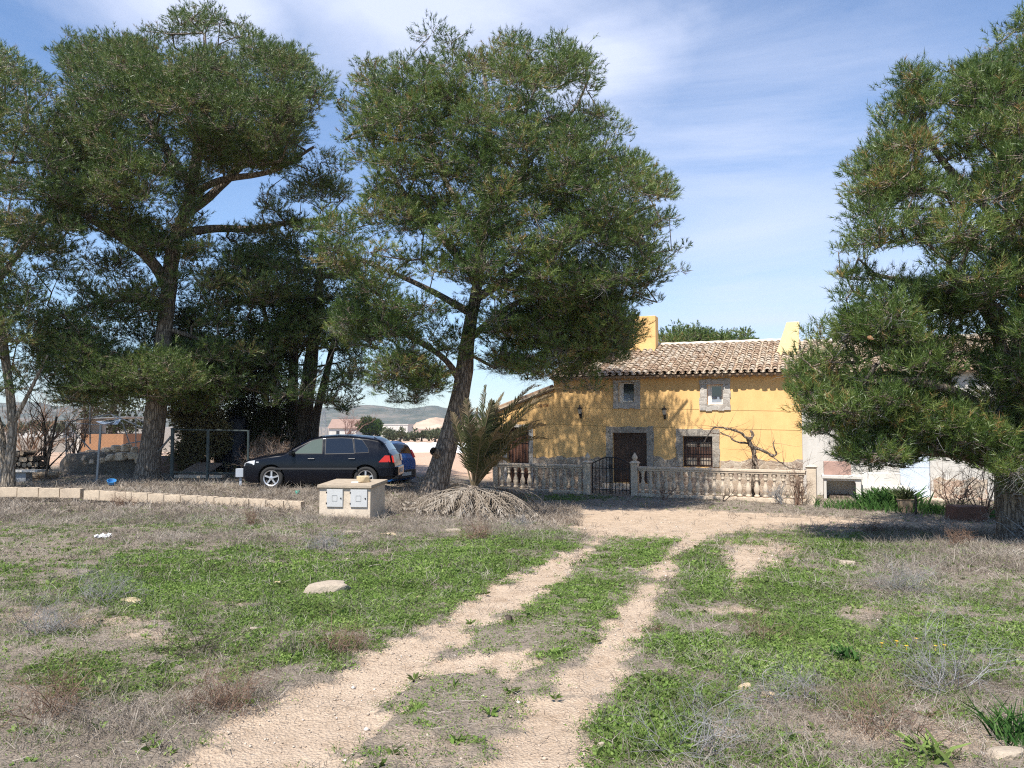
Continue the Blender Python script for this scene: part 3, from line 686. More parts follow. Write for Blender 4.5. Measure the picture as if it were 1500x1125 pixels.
# right pine, closest to the camera
pine('pine_tree', 'dense pine with drooping boughs and a thick trunk in front of the white annex', 'tree',
  [[(1486,808,13,.25),(1485,770,13,.235),(1480,720,13,.22),(1483,650,13,.21),(1492,580,13,.19),(1500,500,13,.17),(1510,400,13,.16),(1515,280,13,.11),(1510,150,13,.07),(1500,50,13,.03)],
   [(1492,590,13,.13),(1470,520,12.8,.10),(1440,450,12.5,.08),(1380,400,12.2,.05)],
   [(1484,640,13,.11),(1430,590,12.4,.09),(1350,560,12,.07),(1260,560,11.8,.04)],
   [(1500,500,13,.11),(1440,440,13.6,.09),(1360,420,14,.06),(1270,400,14.2,.03)],
   [(1510,380,13,.10),(1440,300,13.3,.07),(1370,220,13.4,.05),(1338,130,13.4,.02)],
   [(1480,690,13,.09),(1420,670,12.5,.07),(1340,660,12.2,.04)],
   [(1512,320,13,.08),(1570,240,13,.06),(1600,160,13,.03)], [(1500,480,13,.09),(1580,440,12.5,.07),(1660,420,12,.04)]],
  [([(1333,95),(1345,115),(1372,100),(1395,112),(1415,100),(1440,65),(1478,25),(1520,5),(1620,60),(1690,200),(1740,400),(1720,560),(1690,680),(1560,700),(1500,640),(1440,560),(1380,480),(1330,430),(1260,420),(1215,400),(1212,372),(1240,335),(1258,292),(1225,262),(1232,230),(1262,214),(1294,195),(1294,155),(1315,145),(1322,115)], 780, 13.2, 2.6, 1.1),
   ([(1210,420),(1300,400),(1400,430),(1480,520),(1500,640),(1440,690),(1400,685),(1350,672),(1290,690),(1275,700),(1262,650),(1232,695),(1215,690),(1218,640),(1180,660),(1160,650),(1190,600),(1148,602),(1142,575),(1190,565),(1160,522),(1190,498),(1225,530),(1232,470)], 310, 12.8, 1.5, .5),
   ([(1165,510),(1230,480),(1330,480),(1400,560),(1410,690),(1290,700),(1225,670),(1175,610)], 110, 13.6, 1.2, .9),
   ([(1215,640),(1300,630),(1400,630),(1450,705),(1400,715),(1350,695),(1290,722),(1225,700)], 90, 12.5, 1., 1.1),
   ([(1390,115),(1440,80),(1490,60),(1490,200),(1440,240),(1380,250)], 50, 13.4, 1., 1.6),
   ([(1312,92),(1350,88),(1375,150),(1370,210),(1320,240),(1285,205)], 36, 13.3, .8, 2.),
   ([(1500,640),(1560,640),(1600,760),(1530,745),(1490,735)], 30, 12.4, .9, 1.2),
   ([(1380,600),(1460,600),(1530,640),(1560,730),(1490,735),(1430,715),(1390,690)], 90, 12.2, .9, 2.)],
  M['needle'], M['bark'], .115, .0048, 20, 30, (.22, .42), wood=.0042, dead=.10, cones=40, jit=.5, lsc=1.5, up=.8)
# pines behind the roof
pine('pine_tree', 'distant round topped pines showing above the tiled roof', 'tree', [[(1030,640,46,.3),(1030,500,46,.15)]],
     [([(958,485),(985,474),(1030,472),(1060,487),(1100,492),(1104,520),(1080,560),(960,560)], 300, 46, 3., 2.)], M['needle'], M['bark'], .16, .022, 10, 40, (.6, 1.))

# ------------------------------------------------------------------ house materials
def stucco(name, col, stain=.18):
    t = NT(name); v = t.coord(); n = t.noise(v, .9, 6, .6); n2 = t.noise(v, 9, 6, .7); n3 = t.noise(v, 90, 3, .6)
    st = t.noise(t.coord((1.3, 1.3, .6)), 1.1, 7, .7)
    c = t.ramp(n, [(.3, tuple(x*(1-stain) for x in col)), (.7, tuple(min(1, x*1.04) for x in col))])
    c = t.mix(.25, c, t.ramp(n2, [(.3, tuple(x*.86 for x in col)), (.7, col)]))
    c = t.mix(1., c, t.ramp(st, [(.28, (.82,.80,.77)), (.58, (1,1,1))]), 'MULTIPLY')
    t.bump(t.math('MULTIPLY_ADD', n3, .5, n2), .25, .008); return t.done(c, .92, spec=.15)
def stonework(name, cols, mortar, scale=4.5, mw=.05):
    t = NT(name); v = t.coord((1, 1, 1.25)); nz = t.n('ShaderNodeTexNoise'); nz.inputs['Scale'].default_value = 3; t.l(v, nz.inputs['Vector'])
    ad = t.n('ShaderNodeVectorMath', operation='MULTIPLY_ADD'); t.l(nz.outputs['Color'], ad.inputs[0]); ad.inputs[1].default_value = (.35,.35,.35); t.l(v, ad.inputs[2])
    ve = t.n('ShaderNodeTexVoronoi', feature='DISTANCE_TO_EDGE'); vc = t.n('ShaderNodeTexVoronoi')
    for q in (ve, vc): q.inputs['Scale'].default_value = scale; t.l(ad.outputs[0], q.inputs['Vector'])
    sep = t.n('ShaderNodeSeparateColor'); t.l(vc.outputs['Color'], sep.inputs[0])
    c = t.ramp(sep.outputs[0], [(i/(len(cols)-1), k) for i, k in enumerate(cols)])
    n = t.noise(v, 18, 6, .7); c = t.mix(.28, c, t.ramp(n, [(.3, (.12,.11,.10)), (.7, (.55,.50,.44))]))
    f = t.math('DIVIDE', ve.outputs['Distance'], mw, clamp=True)
    c = t.mix(f, mortar, c); t.bump(t.math('MULTIPLY_ADD', n, .3, t.math('MINIMUM', ve.outputs['Distance'], .12)), .8, .05)
    return t.done(c, .9, spec=.2)
M['yellow'] = stucco('yellow_render', (.90,.57,.245), .13)
M['white'] = stucco('white_limewash', (.66,.63,.58), .16)
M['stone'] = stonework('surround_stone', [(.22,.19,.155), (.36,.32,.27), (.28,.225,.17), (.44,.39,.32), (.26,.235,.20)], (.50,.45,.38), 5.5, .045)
M['plinth'] = stonework('plinth_stone', [(.34,.22,.14), (.50,.38,.26), (.26,.17,.12), (.56,.45,.33), (.38,.31,.24)], (.62,.53,.42), 4.2, .05)
def woodm(name, col, sc_=1.):
    t = NT(name); n = t.noise(t.coord((9*sc_, 9*sc_, .7)), 3, 6, .65); x = t.coord()
    sx = t.n('ShaderNodeSeparateXYZ'); t.l(x, sx.inputs[0]); m = t.math('FRACT', t.math('MULTIPLY', sx.outputs[0], 8.5))
    g = t.math('LESS_THAN', m, .07)
    c = t.ramp(n, [(.3, tuple(q*.45 for q in col)), (.7, tuple(q*1.35 for q in col))]); c = t.mix(t.math('MULTIPLY', g, .8), c, (.01,.008,.006))
    t.bump(t.math('SUBTRACT', n, g), .5, .01); return t.done(c, .6)
M['door'] = woodm('door_planks', (.075,.038,.022)); M['shutter'] = woodm('shutter_wood', (.08,.035,.022))
M['iron'] = dirty('black_iron', (.02,.02,.022), .3, 20, .5, .4, .2)
M['cast'] = dirty('cast_concrete', (.62,.51,.39), .30, 5, .9, 0, .5, .012)
M['pvc'] = dirty('white_frame', (.78,.77,.74), .06, 5, .4, 0, 0)
def glassm(name, col, rough=.06):
    t = NT(name); return t.done(col, rough, 0, .9)
M['glass'] = glassm('window_glass', (.035,.045,.055)); M['curtain'] = dirty('curtain', (.26,.32,.40), .15, 10, .8)
def tilem():
    t = NT('roof_tile_clay'); v = t.coord(); a = t.attr('rnd')
    c = t.ramp(a, [(0, (.33,.22,.145)), (.25, (.44,.32,.22)), (.5, (.51,.40,.29)), (.75, (.57,.47,.355)), (1, (.45,.37,.285))])
    n = t.noise(v, 7, 6, .7); li = t.noise(v, 30, 4, .7)
    c = t.mix(t.math('MULTIPLY', t.math('SUBTRACT', n, .45, clamp=True), 2.2), c, (.22,.185,.15)); c = t.mix(t.math('MULTIPLY', t.math('SUBTRACT', li, .6, clamp=True), 3.), c, (.55,.50,.38))
    t.bump(li, .5, .01); return t.done(c, .9, spec=.15)
M['tile'] = tilem(); M['ridge'] = dirty('ridge_mortar', (.66,.58,.47), .2, 4, .9)
M['rail'] = M['cast']

# ------------------------------------------------------------------ yellow house
A = Vector(((811-750)/FPX*28, 28, 0)); B = Vector(((1174-750)/FPX*25, 25, 0)); U = (B-A); LEN = U.length; U.normalize(); NB = Vector((-U.y, U.x, 0))
RZ = math.atan2(U.y, U.x)
def plane_hit(O, u, px, py):
    dx, dy, dz = ray(px, py); n = Vector((-u.y, u.x)); den = dx*n.x+dy*n.y; k = (O.x*n.x+O.y*n.y)/den
    x, y = dx*k, dy*k; return (x-O.x)*u.x+(y-O.y)*u.y, HC+dz*k
def Fh(px, py): return plane_hit(A, U, px, py)
def rect(x0, y0, x1, y1):
    a = Fh(x0, y0); b = Fh(x1, y1); return (a[0], b[0], b[1], a[1])    # s0,s1,z0,z1
def wall(mb, s0, s1, z0, z1, holes, d0, dp):
    """front face with recessed openings; d0 = front, dp = depth of the reveal"""
    S = sorted({s0, s1, *[h[0] for h in holes], *[h[1] for h in holes]}); Zs = sorted({z0, z1, *[h[2] for h in holes], *[h[3] for h in holes]})
    for i in range(len(S)-1):
        for j in range(len(Zs)-1):
            cs, cz = (S[i]+S[i+1])/2, (Zs[j]+Zs[j+1])/2
            if any(h[0] < cs < h[1] and h[2] < cz < h[3] for h in holes): continue
            mb.add([(S[i], d0, Zs[j]), (S[i+1], d0, Zs[j]), (S[i+1], d0, Zs[j+1]), (S[i], d0, Zs[j+1])], [(0,1,2,3)])
    for a, b, c, d in holes:
        mb.add([(a,d0,c),(b,d0,c),(b,d0,d),(a,d0,d),(a,d0+dp,c),(b,d0+dp,c),(b,d0+dp,d),(a,d0+dp,d)], [(0,4,5,1),(1,5,6,2),(2,6,7,3),(3,7,4,0)])
H = empty('yellow_house', A, RZ, 'yellow two storey farmhouse with stone trimmed openings and clay tile roof', 'house')
w1 = rect(906, 560, 929.5, 589.5); w2 = rect(1035.5, 563.5, 1059, 592.5)
dr = rect(897.5, 634, 948, 714); dr = (dr[0], dr[1], .22, dr[3]); lw = rect(1000.5, 639, 1044, 684.5)
EZ = 3.98
mb = MB(); wall(mb, 0, LEN, -.4, EZ, [w1, w2, dr, lw], 0, .22)
RD, RZT = 4.6, 5.42     # depth and height of the ridge
mb.add([(0,0,-.4),(0,0,EZ),(0,RD,RZT-.06),(0,2*RD,EZ),(0,2*RD,-.4)], [(4,3,2,1,0)])
mb.add([(LEN,0,-.4),(LEN,0,EZ),(LEN,RD,RZT-.06),(LEN,2*RD,EZ),(LEN,2*RD,-.4)], [(0,1,2,3,4)])
mb.add([(0,2*RD,-.4),(LEN,2*RD,-.4),(LEN,2*RD,EZ),(0,2*RD,EZ)], [(0,1,2,3)])
mb.build('wall', M['yellow'], H)
def groove(parent, s0, z0, s1, z1, mat=None):
    g = MB(); g.bar((s0, -.001, z0), (s1, -.001, z1), .006, .016); return g.build('groove', M['grv'], parent)
M['grv'] = dirty('groove_shadow_line', (.42,.28,.11), .1, 5, .9)
for segs in ([(812,597),(896,598)], [(940,598.3),(1024,599.6)], [(1071,600.8),(1173,602.6)]):
    a = Fh(*segs[0]); b = Fh(*segs[1]); groove(H, a[0], a[1], b[0], b[1])
for segs in ([(782,621.5),(887,624)], [(959,625.5),(989,626.4)], [(1056,627.6),(1174,630.5)]):
    a = Fh(*segs[0]); b = Fh(*segs[1]); groove(H, max(a[0], .02), a[1], b[0], b[1])
def surround(parent, h, ws, wt, wb, name='stone_surround', d=-.035, jit=.02, mat=None, sill=True):
    """ring of stone round an opening, ragged outer edge"""
    rs = random.Random(int(h[0]*100)); m = MB(); a, b, c, e = h
    def strip(x0, x1, z0, z1, side):
        n = max(2, int(max(x1-x0, z1-z0)/.18))
        for i in range(n):
            p, q = i/n, (i+1)/n; j = rs.uniform(-jit, jit); dd = d-rs.uniform(0, .012)
            if side in 'LR':
                za, zb = z0+(z1-z0)*p, z0+(z1-z0)*q; xa, xb = (x0+j, x1) if side == 'L' else (x0, x1+j); m.box(xa, xb, dd, .0, za, zb)
            else:
                xa, xb = x0+(x1-x0)*p, x0+(x1-x0)*q; za, zb = (z0, z1+j) if side == 'T' else (z0+j, z1); m.box(xa, xb, dd, .0, za, zb)
    strip(a-ws, a, c, e, 'L'); strip(b, b+ws, c, e, 'R'); strip(a-ws, b+ws, e, e+wt, 'T')
    if wb: strip(a-ws, b+ws, c-wb, c, 'B')
    return m.build(name, mat or M['stone'], parent, bevel=.008)
M['stonelit'] = stonework('sunlit_surround_stone', [(.42,.39,.35), (.58,.54,.49), (.36,.31,.26), (.66,.62,.56)], (.62,.58,.52), 4.5, .04)  # paler copy of the surround stone, sunlight put into its colours
s1 = rect(897.5, 557.5, 939.5, 598); s2 = rect(1024.8, 555, 1070.6, 601.7); sdr = rect(888, 625, 958, 714); sl = rect(990, 628, 1054.5, 684)
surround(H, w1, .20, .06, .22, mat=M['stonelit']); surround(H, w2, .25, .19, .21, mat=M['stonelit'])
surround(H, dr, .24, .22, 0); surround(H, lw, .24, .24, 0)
def small_window(h):
    a, b, c, e = h; f = MB(); t_ = .045; x0 = a+.10; 
    f.box(x0, b-.01, .15, .20, c+.01, c+.01+t_*1.3); f.box(x0, b-.01, .15, .20, e-.01-t_, e-.01)
    f.box(x0, x0+t_, .15, .20, c+.01+t_*1.3, e-.01-t_); f.box(b-.01-t_, b-.01, .15, .20, c+.01+t_*1.3, e-.01-t_)
    f.box(a, x0-.002, .13, .20, c+.004, e-.004)
    o = f.build('window', M['pvc'], H)
    g = MB(); g.box(x0+t_, b-.01-t_, .175, .185, c+.06, e-.055); g.build('pane', M['glass'], o)
    g = MB(); g.box(x0+t_+.004, b-.014-t_, .165, .172, c+.062, c+.062+(e-c)*.33); g.build('net_curtain', M['curtain'], o)
small_window(w1); small_window(w2)
# front door
a, b, c, e = dr; d = MB(); mid = (a+b)/2
d.box(a, b, .20, .26, c-.22, c); 
for x0, x1 in ((a+.005, mid-.004), (mid+.004, b-.005)): d.box(x0, x1, .14, .19, c+.01, e-.01)
for zz in (c+.12, (c+e)/2, e-.2): d.box(a+.03, mid-.03, .125, .14, zz, zz+.07); d.box(mid+.03, b-.03, .125, .14, zz, zz+.07)
do = d.build('door', M['door'], H); k = MB(); k.lathe([(.0,0),(.03,.01),(.03,.03),(.0,.05)], (mid+.06, .12, c+.95), 10); k.build('handle', M['iron'], do)
s_ = MB(); s_.box(a-.30, b+.30, -.42, -.04, -.15, .20); s_.box(a-.42, b+.42, -.75, -.42, -.15, .06); s_.build('step', M['cast'], H, bevel=.012)
# barred window
a, b, c, e = lw; f = MB()
f.box(a, b, .16, .21, c+.01, e-.01); sh = f.build('window', M['shutter'], H)
cl = dirty('net_curtain_pale', (.40,.33,.26), .2, 30, .8)
for z0, z1 in ((c+.07, c+.30), (e-.36, e-.20)):
    for xa, xb in ((a+.10, (a+b)/2-.06), ((a+b)/2+.06, b-.08)): g = MB(); g.box(xa, xb, .150, .158, z0, z1); g.build('pane', cl, sh)
g = MB()
for i in range(11): x = a+.05+(b-a-.1)*i/10; g.bar((x, .06, c+.02), (x, .06, e-.02), .014)
for zz in (c+.04, c+.34, (c+e)/2+.05, e-.2, e-.04): g.bar((a+.01, .062, zz), (b-.01, .062, zz), .016)
g.build('window_grille', M['iron'], H)
# stone plinth with a ragged top
def plinth(parent, s0, s1, ztop, mat, seed=1, d=-.03, z0=-.3):
    rs = random.Random(seed); n = max(2, int((s1-s0)/.16)); m = MB(); zt = [ztop+rs.uniform(-.07, .06) for _ in range(n+1)]
    pts = [(s0+(s1-s0)*i/n, zt[i]) for i in range(n+1)]
    m.prism([(s0, z0)]+[(s1, z0)]+pts[::-1], d, 0.001); return m.build('stone_plinth', mat, parent)
PZ = Fh(1000, 672)[1]
plinth(H, 0, dr[0]-.25, PZ, M['plinth'], 1); plinth(H, dr[1]+.25, lw[0]-.25, PZ+.02, M['plinth'], 2); plinth(H, lw[0]-.25, lw[1]+.25, lw[2]-.004, M['plinth'], 3); plinth(H, lw[1]+.25, LEN, PZ, M['plinth'], 4)
# roof of barrel tiles
def tiles(parent, s0, s1, d0, z0, d1, z1, pitch=.235, rowl=.37, seed=3, name='roof', ridge=True, skew=0.):
    rs = random.Random(seed); m = MB(); L = math.hypot(d1-d0, z1-z0); ud = (d1-d0)/L; uz = (z1-z0)/L; nd, nz_ = -uz, ud
    def P(s, l, h): return (s+skew*l, d0+ud*l+nd*h, z0+uz*l+nz_*h)
    m.av = .1; q = MB
    m.add([P(s0, -.02, -.02), P(s1, -.02, -.02), P(s1, L, -.02), P(s0, L, -.02), P(s0, -.02, -.07), P(s1, -.02, -.07), P(s1, L, -.07), P(s0, L, -.07)], [(0,1,2,3),(7,6,5,4),(0,4,5,1),(1,5,6,2),(2,6,7,3),(3,7,4,0)])
    nc = int((s1-s0)/pitch); nr = int(L/rowl)+1; pitch = (s1-s0)/nc
    for under in (1, 0):
        for c_ in range(nc+(1 if under else 0)):
            xc = s0+pitch*(c_+(0 if under else .5)); wob = rs.uniform(-.015, .015)
            for r_ in range(nr):
                l0 = r_*rowl-.04+rs.uniform(-.025, .025)-(.05 if under else 0); l1 = min(l0+rowl+.07, L+.02)
                if l1-l0 < .1: continue
                h0 = .035 if not under else .005; m.av = rs.random(); rad = pitch*.39*rs.uniform(.92, 1.06); xx = xc+wob+rs.uniform(-.012, .012); tw = rs.uniform(-.012, .012)
                vs = []; n = 7
                for l, hh, rr_ in ((l0, h0+.026, rad), (l1, h0-.004, rad*.86)):
                    for thick in (0, .014):
                        for k in range(n):
                            th = PI*k/(n-1); cs, sn = math.cos(th), math.sin(th)
                            if under: vs.append(P(xx+cs*(rr_-thick)+(tw if l == l0 else 0), l, hh+.05-sn*(rr_-thick)*.6))
                            else: vs.append(P(xx+cs*(rr_-thick)+(tw if l == l0 else 0), l, hh+sn*(rr_-thick)*.95))
                fs = []
                for k in range(n-1):
                    fs += [(k, k+1, 2*n+k+1, 2*n+k), (n+k, 3*n+k, 3*n+k+1, n+k+1), (k, n+k, n+k+1, k+1)]
                m.add(vs, fs)
    return m.build(name, M['tile'], parent, smooth=False)
rf = tiles(H, -.08, LEN+.04, -.30, EZ-.02, RD, RZT, seed=5)
m = MB(); m.add([(-.08, RD, RZT-.02), (LEN, RD, RZT-.02), (LEN, 2*RD+.3, EZ-.04), (-.08, 2*RD+.3, EZ-.04), (-.08, RD, RZT-.08), (LEN, RD, RZT-.08), (LEN, 2*RD+.3, EZ-.10), (-.08, 2*RD+.3, EZ-.10)], [(0,1,2,3),(7,6,5,4),(0,4,5,1),(1,5,6,2),(2,6,7,3),(3,7,4,0)])
m.av = .4; m.build('rear_roof', M['tile'], H)
m = MB(); pts = []
for i in range(40): pts.append((-.1+LEN*1.01*i/39, RD, RZT+.05+.012*math.sin(i*2.1)))
m.tube(pts, .10, 8); m.build('ridge_capping', M['ridge'], rf)
# double course of tiles under the eaves
m = MB(); m.av = .35; rs = random.Random(9)
for i in range(int(LEN/.22)):
    x = .05+i*.22; m.av = rs.random()*.6; m.tube([(x, -.22, EZ-.065), (x, .0, EZ-.065)], .085, 8)
m.build('eaves_course', M['tile'], H)
# chimneys
def at_depth(px, py, dd):
    """local (s,z) of a picture point on a plane dd metres behind the front wall"""
    O = A+NB*dd; return plane_hit(O, U, px, py)
dd = 3.6; x0, zt = at_depth(922, 464, dd); x1, _ = at_depth(960, 464, dd)
m = MB(); m.box(x0, x1, dd, dd+.62, RZT-.7, zt); ch = m.build('chimney', M['yellow'], H, bevel=.015)
tri = dirty('dark_vent_opening', (.10,.03,.015), .2, 9, .9)
for q in (.30, .55):
    m = MB(); x = x0+(x1-x0)*q; z_ = zt-.36; m.prism([(x-.07, z_), (x+.07, z_), (x, z_+.17)], dd-.004, dd+.01); m.build('vent', tri, ch)
# tapered chimney
dd = 2.2
pl = [at_depth(*p, dd) for p in ((1133,531),(1168,531),(1171,471),(1152,471))]
m = MB(); n = []
b0, b1, t1, t0 = pl; zb = b0[1]-.15; vs = [(b0[0]-.06,dd-.10,zb),(b1[0]+.03,dd-.10,zb),(b1[0]+.03,dd+.8,zb),(b0[0]-.06,dd+.8,zb),(t0[0],dd+.12,t0[1]),(t1[0],dd+.12,t0[1]),(t1[0],dd+.5,t0[1]),(t0[0],dd+.5,t0[1])]
m.add(vs, [(0,3,2,1),(4,5,6,7),(0,1,5,4),(1,2,6,5),(2,3,7,6),(3,0,4,7)]); ch = m.build('chimney', dirty('pale_chimney_render', (.78,.62,.33), .2, 4, .9), H, bevel=.03)
m = MB(); m.box(b0[0]-.22, b1[0]+.12, dd-.24, dd-.10, zb+.02, zb+.22); m.build('flashing', M['ridge'], ch, bevel=.04)
# wall lanterns
def lantern(px, py, label):
    s, z = Fh(px, py); p = A+U*s-NB*.0; r = empty('wall_lantern', (p.x, p.y, z), RZ, label, 'lamp', 'lanterns on the yellow wall')
    m = MB(); m.box(-.035, .035, -.03, -.002, -.19, .02); m.build('wall_plate', M['iron'], r, bevel=.004)
    m = MB(); m.tube([(0,-.02,-.15),(0,-.09,-.19),(0,-.15,-.12),(0,-.15,-.03)], .012, 6); m.build('arm', M['iron'], r)
    m = MB(); m.lathe([(.03,-.04),(.05,-.03),(.085,.13),(.09,.14)], (0,-.15,0), 6); m.build('lantern_glass', dirty('lantern_glass', (.45,.42,.36), .2, 20, .2), r)
    m = MB(); m.lathe([(.10,.135),(.10,.15),(.05,.20),(.02,.21),(.02,.26),(.005,.30)], (0,-.15,0), 8); 
    m.build('cap', M['iron'], r); m = MB(); m.lathe([(.035,-.06),(.05,-.04),(.045,-.035)], (0,-.15,0), 8); m.build('base_cup', M['iron'], r); return r
lantern(851, 605, 'black wall lantern above the balustrade between the annex and the front door')
lantern(974, 606, 'black wall lantern right above the front door')

# ------------------------------------------------------------------ left annex with sloping roof
s_l, z_l = Fh(722, 604.5); ztop = Fh(809, 570)[1]
AX = empty('annex', A+U*s_l, RZ, 'low yellow lean-to with a sloping tile roof and tall barred door', 'annex')
WL = -s_l-.004; ad = rect(743, 626, 775, 690); ah = (ad[0]-s_l, ad[1]-s_l, -.05, ad[3])
aj = ah
m = MB(); S = sorted({0, WL, ah[0], ah[1]}); zt = lambda s: z_l-.06+(ztop-z_l)*s/WL
for i in range(3):
    a, b = S[i], S[i+1]
    z0 = ah[3] if i == 1 else -.4
    m.add([(a,0,z0),(b,0,z0),(b,0,zt(b)),(a,0,zt(a))], [(0,1,2,3)])
a, b, c, e = ah; m.add([(a,0,c),(b,0,c),(b,0,e),(a,0,e),(a,.25,c),(b,.25,c),(b,.25,e),(a,.25,e)], [(0,4,5,1),(1,5,6,2),(2,6,7,3),(3,7,4,0)])
m.add([(0,0,-.4),(0,0,zt(0)),(0,6,zt(0)),(0,6,-.4)], [(0,1,2,3)]); m.add([(0,6,-.4),(WL,6,-.4),(WL,6,zt(WL)),(0,6,zt(0))], [(0,1,2,3)])
m.build('wall', M['yellow'], AX)
m = MB(); a, b, c, e = ah; m.box(a+.005, b-.005, .16, .22, c+.12, e-.01); dro = m.build('door', woodm('annex_door_wood', (.15,.065,.038)), AX)
m = MB()
for i in range(7): x = a+.05+(b-a-.1)*i/6; m.bar((x, .09, c+.15), (x, .09, e-.02), .016)
for zz in (c+.2, c+.9, e-.5): m.bar((a+.01, .092, zz), (b-.01, .092, zz), .018)
m.build('grille', M['iron'], dro)
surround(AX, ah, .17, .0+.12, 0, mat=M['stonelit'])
plinth(AX, 0, ah[0]-.18, PZ, M['plinth'], 6); plinth(AX, ah[1]+.18, WL, PZ, M['plinth'], 7)
# sloping roof edge: two tile layers following the slope
m = MB(); m.av = .55; dz = (ztop-z_l)
for j, (h0, h1, dd0) in enumerate(((-.05, .0, -.10), (.003, .05, -.16), (.053, .085, -.12))):
    m.av = (.45, .8, .3)[j]
    a, b = -.25, WL-.004
    f = lambda s: z_l+dz*s/WL
    m.add([(a,dd0,f(a)+h0),(b,dd0,f(b)+h0),(b,6,f(b)+h0),(a,6,f(a)+h0),(a,dd0,f(a)+h1),(b,dd0,f(b)+h1),(b,6,f(b)+h1),(a,6,f(a)+h1)], [(0,3,2,1),(4,5,6,7),(0,1,5,4),(1,2,6,5),(2,3,7,6),(3,0,4,7)])
for i in range(9):
    d_ = .0+i*.6; m.av = (i*.37) % 1; f = lambda s: z_l+dz*s/WL+.09
    m.tube([(-.25, d_, f(-.25)), (WL-.01, d_, f(WL-.01))], .09, 7)
m.build('roof', M['tile'], AX)
a, b = Fh(784, 622); groove(AX, ah[1]+.20, Fh(784,621.6)[1], WL-.01, Fh(810,622.2)[1])
# painted house name
cu = bpy.data.curves.new('house_name', 'FONT'); cu.body = 'CASA NOVE'; cu.size = .30; cu.extrude = .006; cu.align_x = 'CENTER'; cu.align_y = 'CENTER'
cu.resolution_u = 3; s, z = Fh(795.5, 594.3); to = bpy.data.objects.new('lettering', cu); COL.objects.link(to)
dg = bpy.context.evaluated_depsgraph_get(); tme = bpy.data.meshes.new_from_object(to.evaluated_get(dg)); bpy.data.objects.remove(to)
sx = (Fh(803.5,594)[0]-Fh(788,594)[0]); bb = [v.co.x for v in tme.vertices]; k = sx/(max(bb)-min(bb)); by = [v.co.y for v in tme.vertices]; ky = .105/(max(by)-min(by))
for v in tme.vertices: v.co.x *= k; v.co.y *= ky
tme.materials.clear(); lo = link('lettering', tme, dirty('brown_lettering', (.30,.12,.05), .1, 5, .8), AX); lo.location = (s-s_l, -.012, z); lo.rotation_euler = (PI/2, 0, 0)

# ------------------------------------------------------------------ white annex on the right
WA = empty('white_annex', A+U*(LEN+.004), RZ, 'white limewashed wing with tile roof behind the boughs of the right pine', 'annex')
def Fw(px, py): s, z = Fh(px, py); return s-LEN-.004, z
WW = 11.; wd = (Fw(1318,700)[0], Fw(1363,700)[0], Fw(1340,729)[1]+.02, Fw(1340,640)[1]); sq = Fw(1377, 712)
wz = Fw(1404, 582)
m = MB(); wall(m, 0, WW, -.4, EZ-.06, [wd], 0, .12); m.add([(WW,0,-.4),(WW,0,EZ-.06),(WW,RD,RZT-.2),(WW,2*RD,EZ-.06),(WW,2*RD,-.4)], [(0,1,2,3,4)])
m.add([(0,2*RD,-.4),(WW,2*RD,-.4),(WW,2*RD,EZ-.06),(0,2*RD,EZ-.06)], [(0,1,2,3)]); m.build('wall', M['white'], WA)
tiles(WA, .05, WW+.2, -.25, EZ-.07, RD, RZT-.10, seed=12, name='roof')
m = MB(); m.add([(.05, RD, RZT-.12), (WW+.2, RD, RZT-.12), (WW+.2, 2*RD+.3, EZ-.10), (.05, 2*RD+.3, EZ-.10)], [(0,1,2,3)]); m.av = .4; m.build('rear_roof', M['tile'], WA)
m = MB(); m.tube([(.1+i*.4, RD, RZT-.03+.01*math.sin(i*1.7)) for i in range(28)], .10, 8); m.build('ridge_capping', M['ridge'], WA)
a, b, c, e = wd; m = MB(); bl = dirty('pale_blue_metal', (.60,.67,.76), .08, 3, .5)
for x0, x1 in ((a+.01, (a+b)/2-.004), ((a+b)/2+.004, b-.01)): m.box(x0, x1, .06, .10, c+.01, e-.01)
dro = m.build('door', bl, WA); m = MB()
for i in range(1, 8): x = a+(b-a)*i/8; m.box(x-.006, x+.006, .052, .06, c+.05, e-.05)
m.box(a+.02, b-.02, .050, .06, (c+e)/2-.02, (c+e)/2+.02); m.build('rib', bl, dro)
m = MB(); m.box(a-.35, b+.5, -.5, -.002, -.2, c-.01); m.build('step', M['cast'], WA, bevel=.01)
plinth(WA, wd[1]+.08, wd[1]+1.5, .62, stonework('bare_wall_stone', [(.5,.36,.24), (.6,.5,.38), (.42,.24,.15), (.66,.58,.47)], (.72,.66,.56), 5, .04), 8)
m = MB(); m.lathe([(.02,0),(.05,.02),(.05,.06)], (wz[0], -.05, wz[1]), 10); m.build('pipe_end', M['iron'], WA)
# outdoor barbecue bench built against the wall
a0 = Fw(1191, 720)[0]; a1 = Fw(1230, 720)[0]; a2 = Fw(1300, 720)[0]
BQ = empty('brick_barbecue', A+U*(LEN+a0+.30)-NB*1.3, RZ, 'white masonry barbecue with an open arch beside the end of the balustrade', 'barbecue')
wq = a1-a0+.25; m = MB(); m.box(0, .08, 0, .8, -.2, .62); m.box(wq-.14, wq, 0, .8, -.2, .62); m.box(.08, wq-.14, .7, .8, -.2, .62); m.prism([(.08,.62),(.08,.5),(.1,.56),(wq-.18,.56),(wq-.14,.48),(wq-.14,.62)], 0, .7)
m.build('base', M['white'], BQ, bevel=.02)
m = MB(); m.box(-.05, wq+.06, -.06, .85, .62, .72); m.build('counter', M['white'], BQ, bevel=.015)
m = MB(); m.box(.02, wq-.25, .25, .8, .72, 1.12); m.build('brick_back', dirty('faded_brick', (.42,.27,.22), .25, 6, .9), BQ, bevel=.01)
m = MB(); m.box(.15, wq-.25, .3, .6, -.15, .12); m.build('firewood_rest', M['bark'], BQ, bevel=.05)
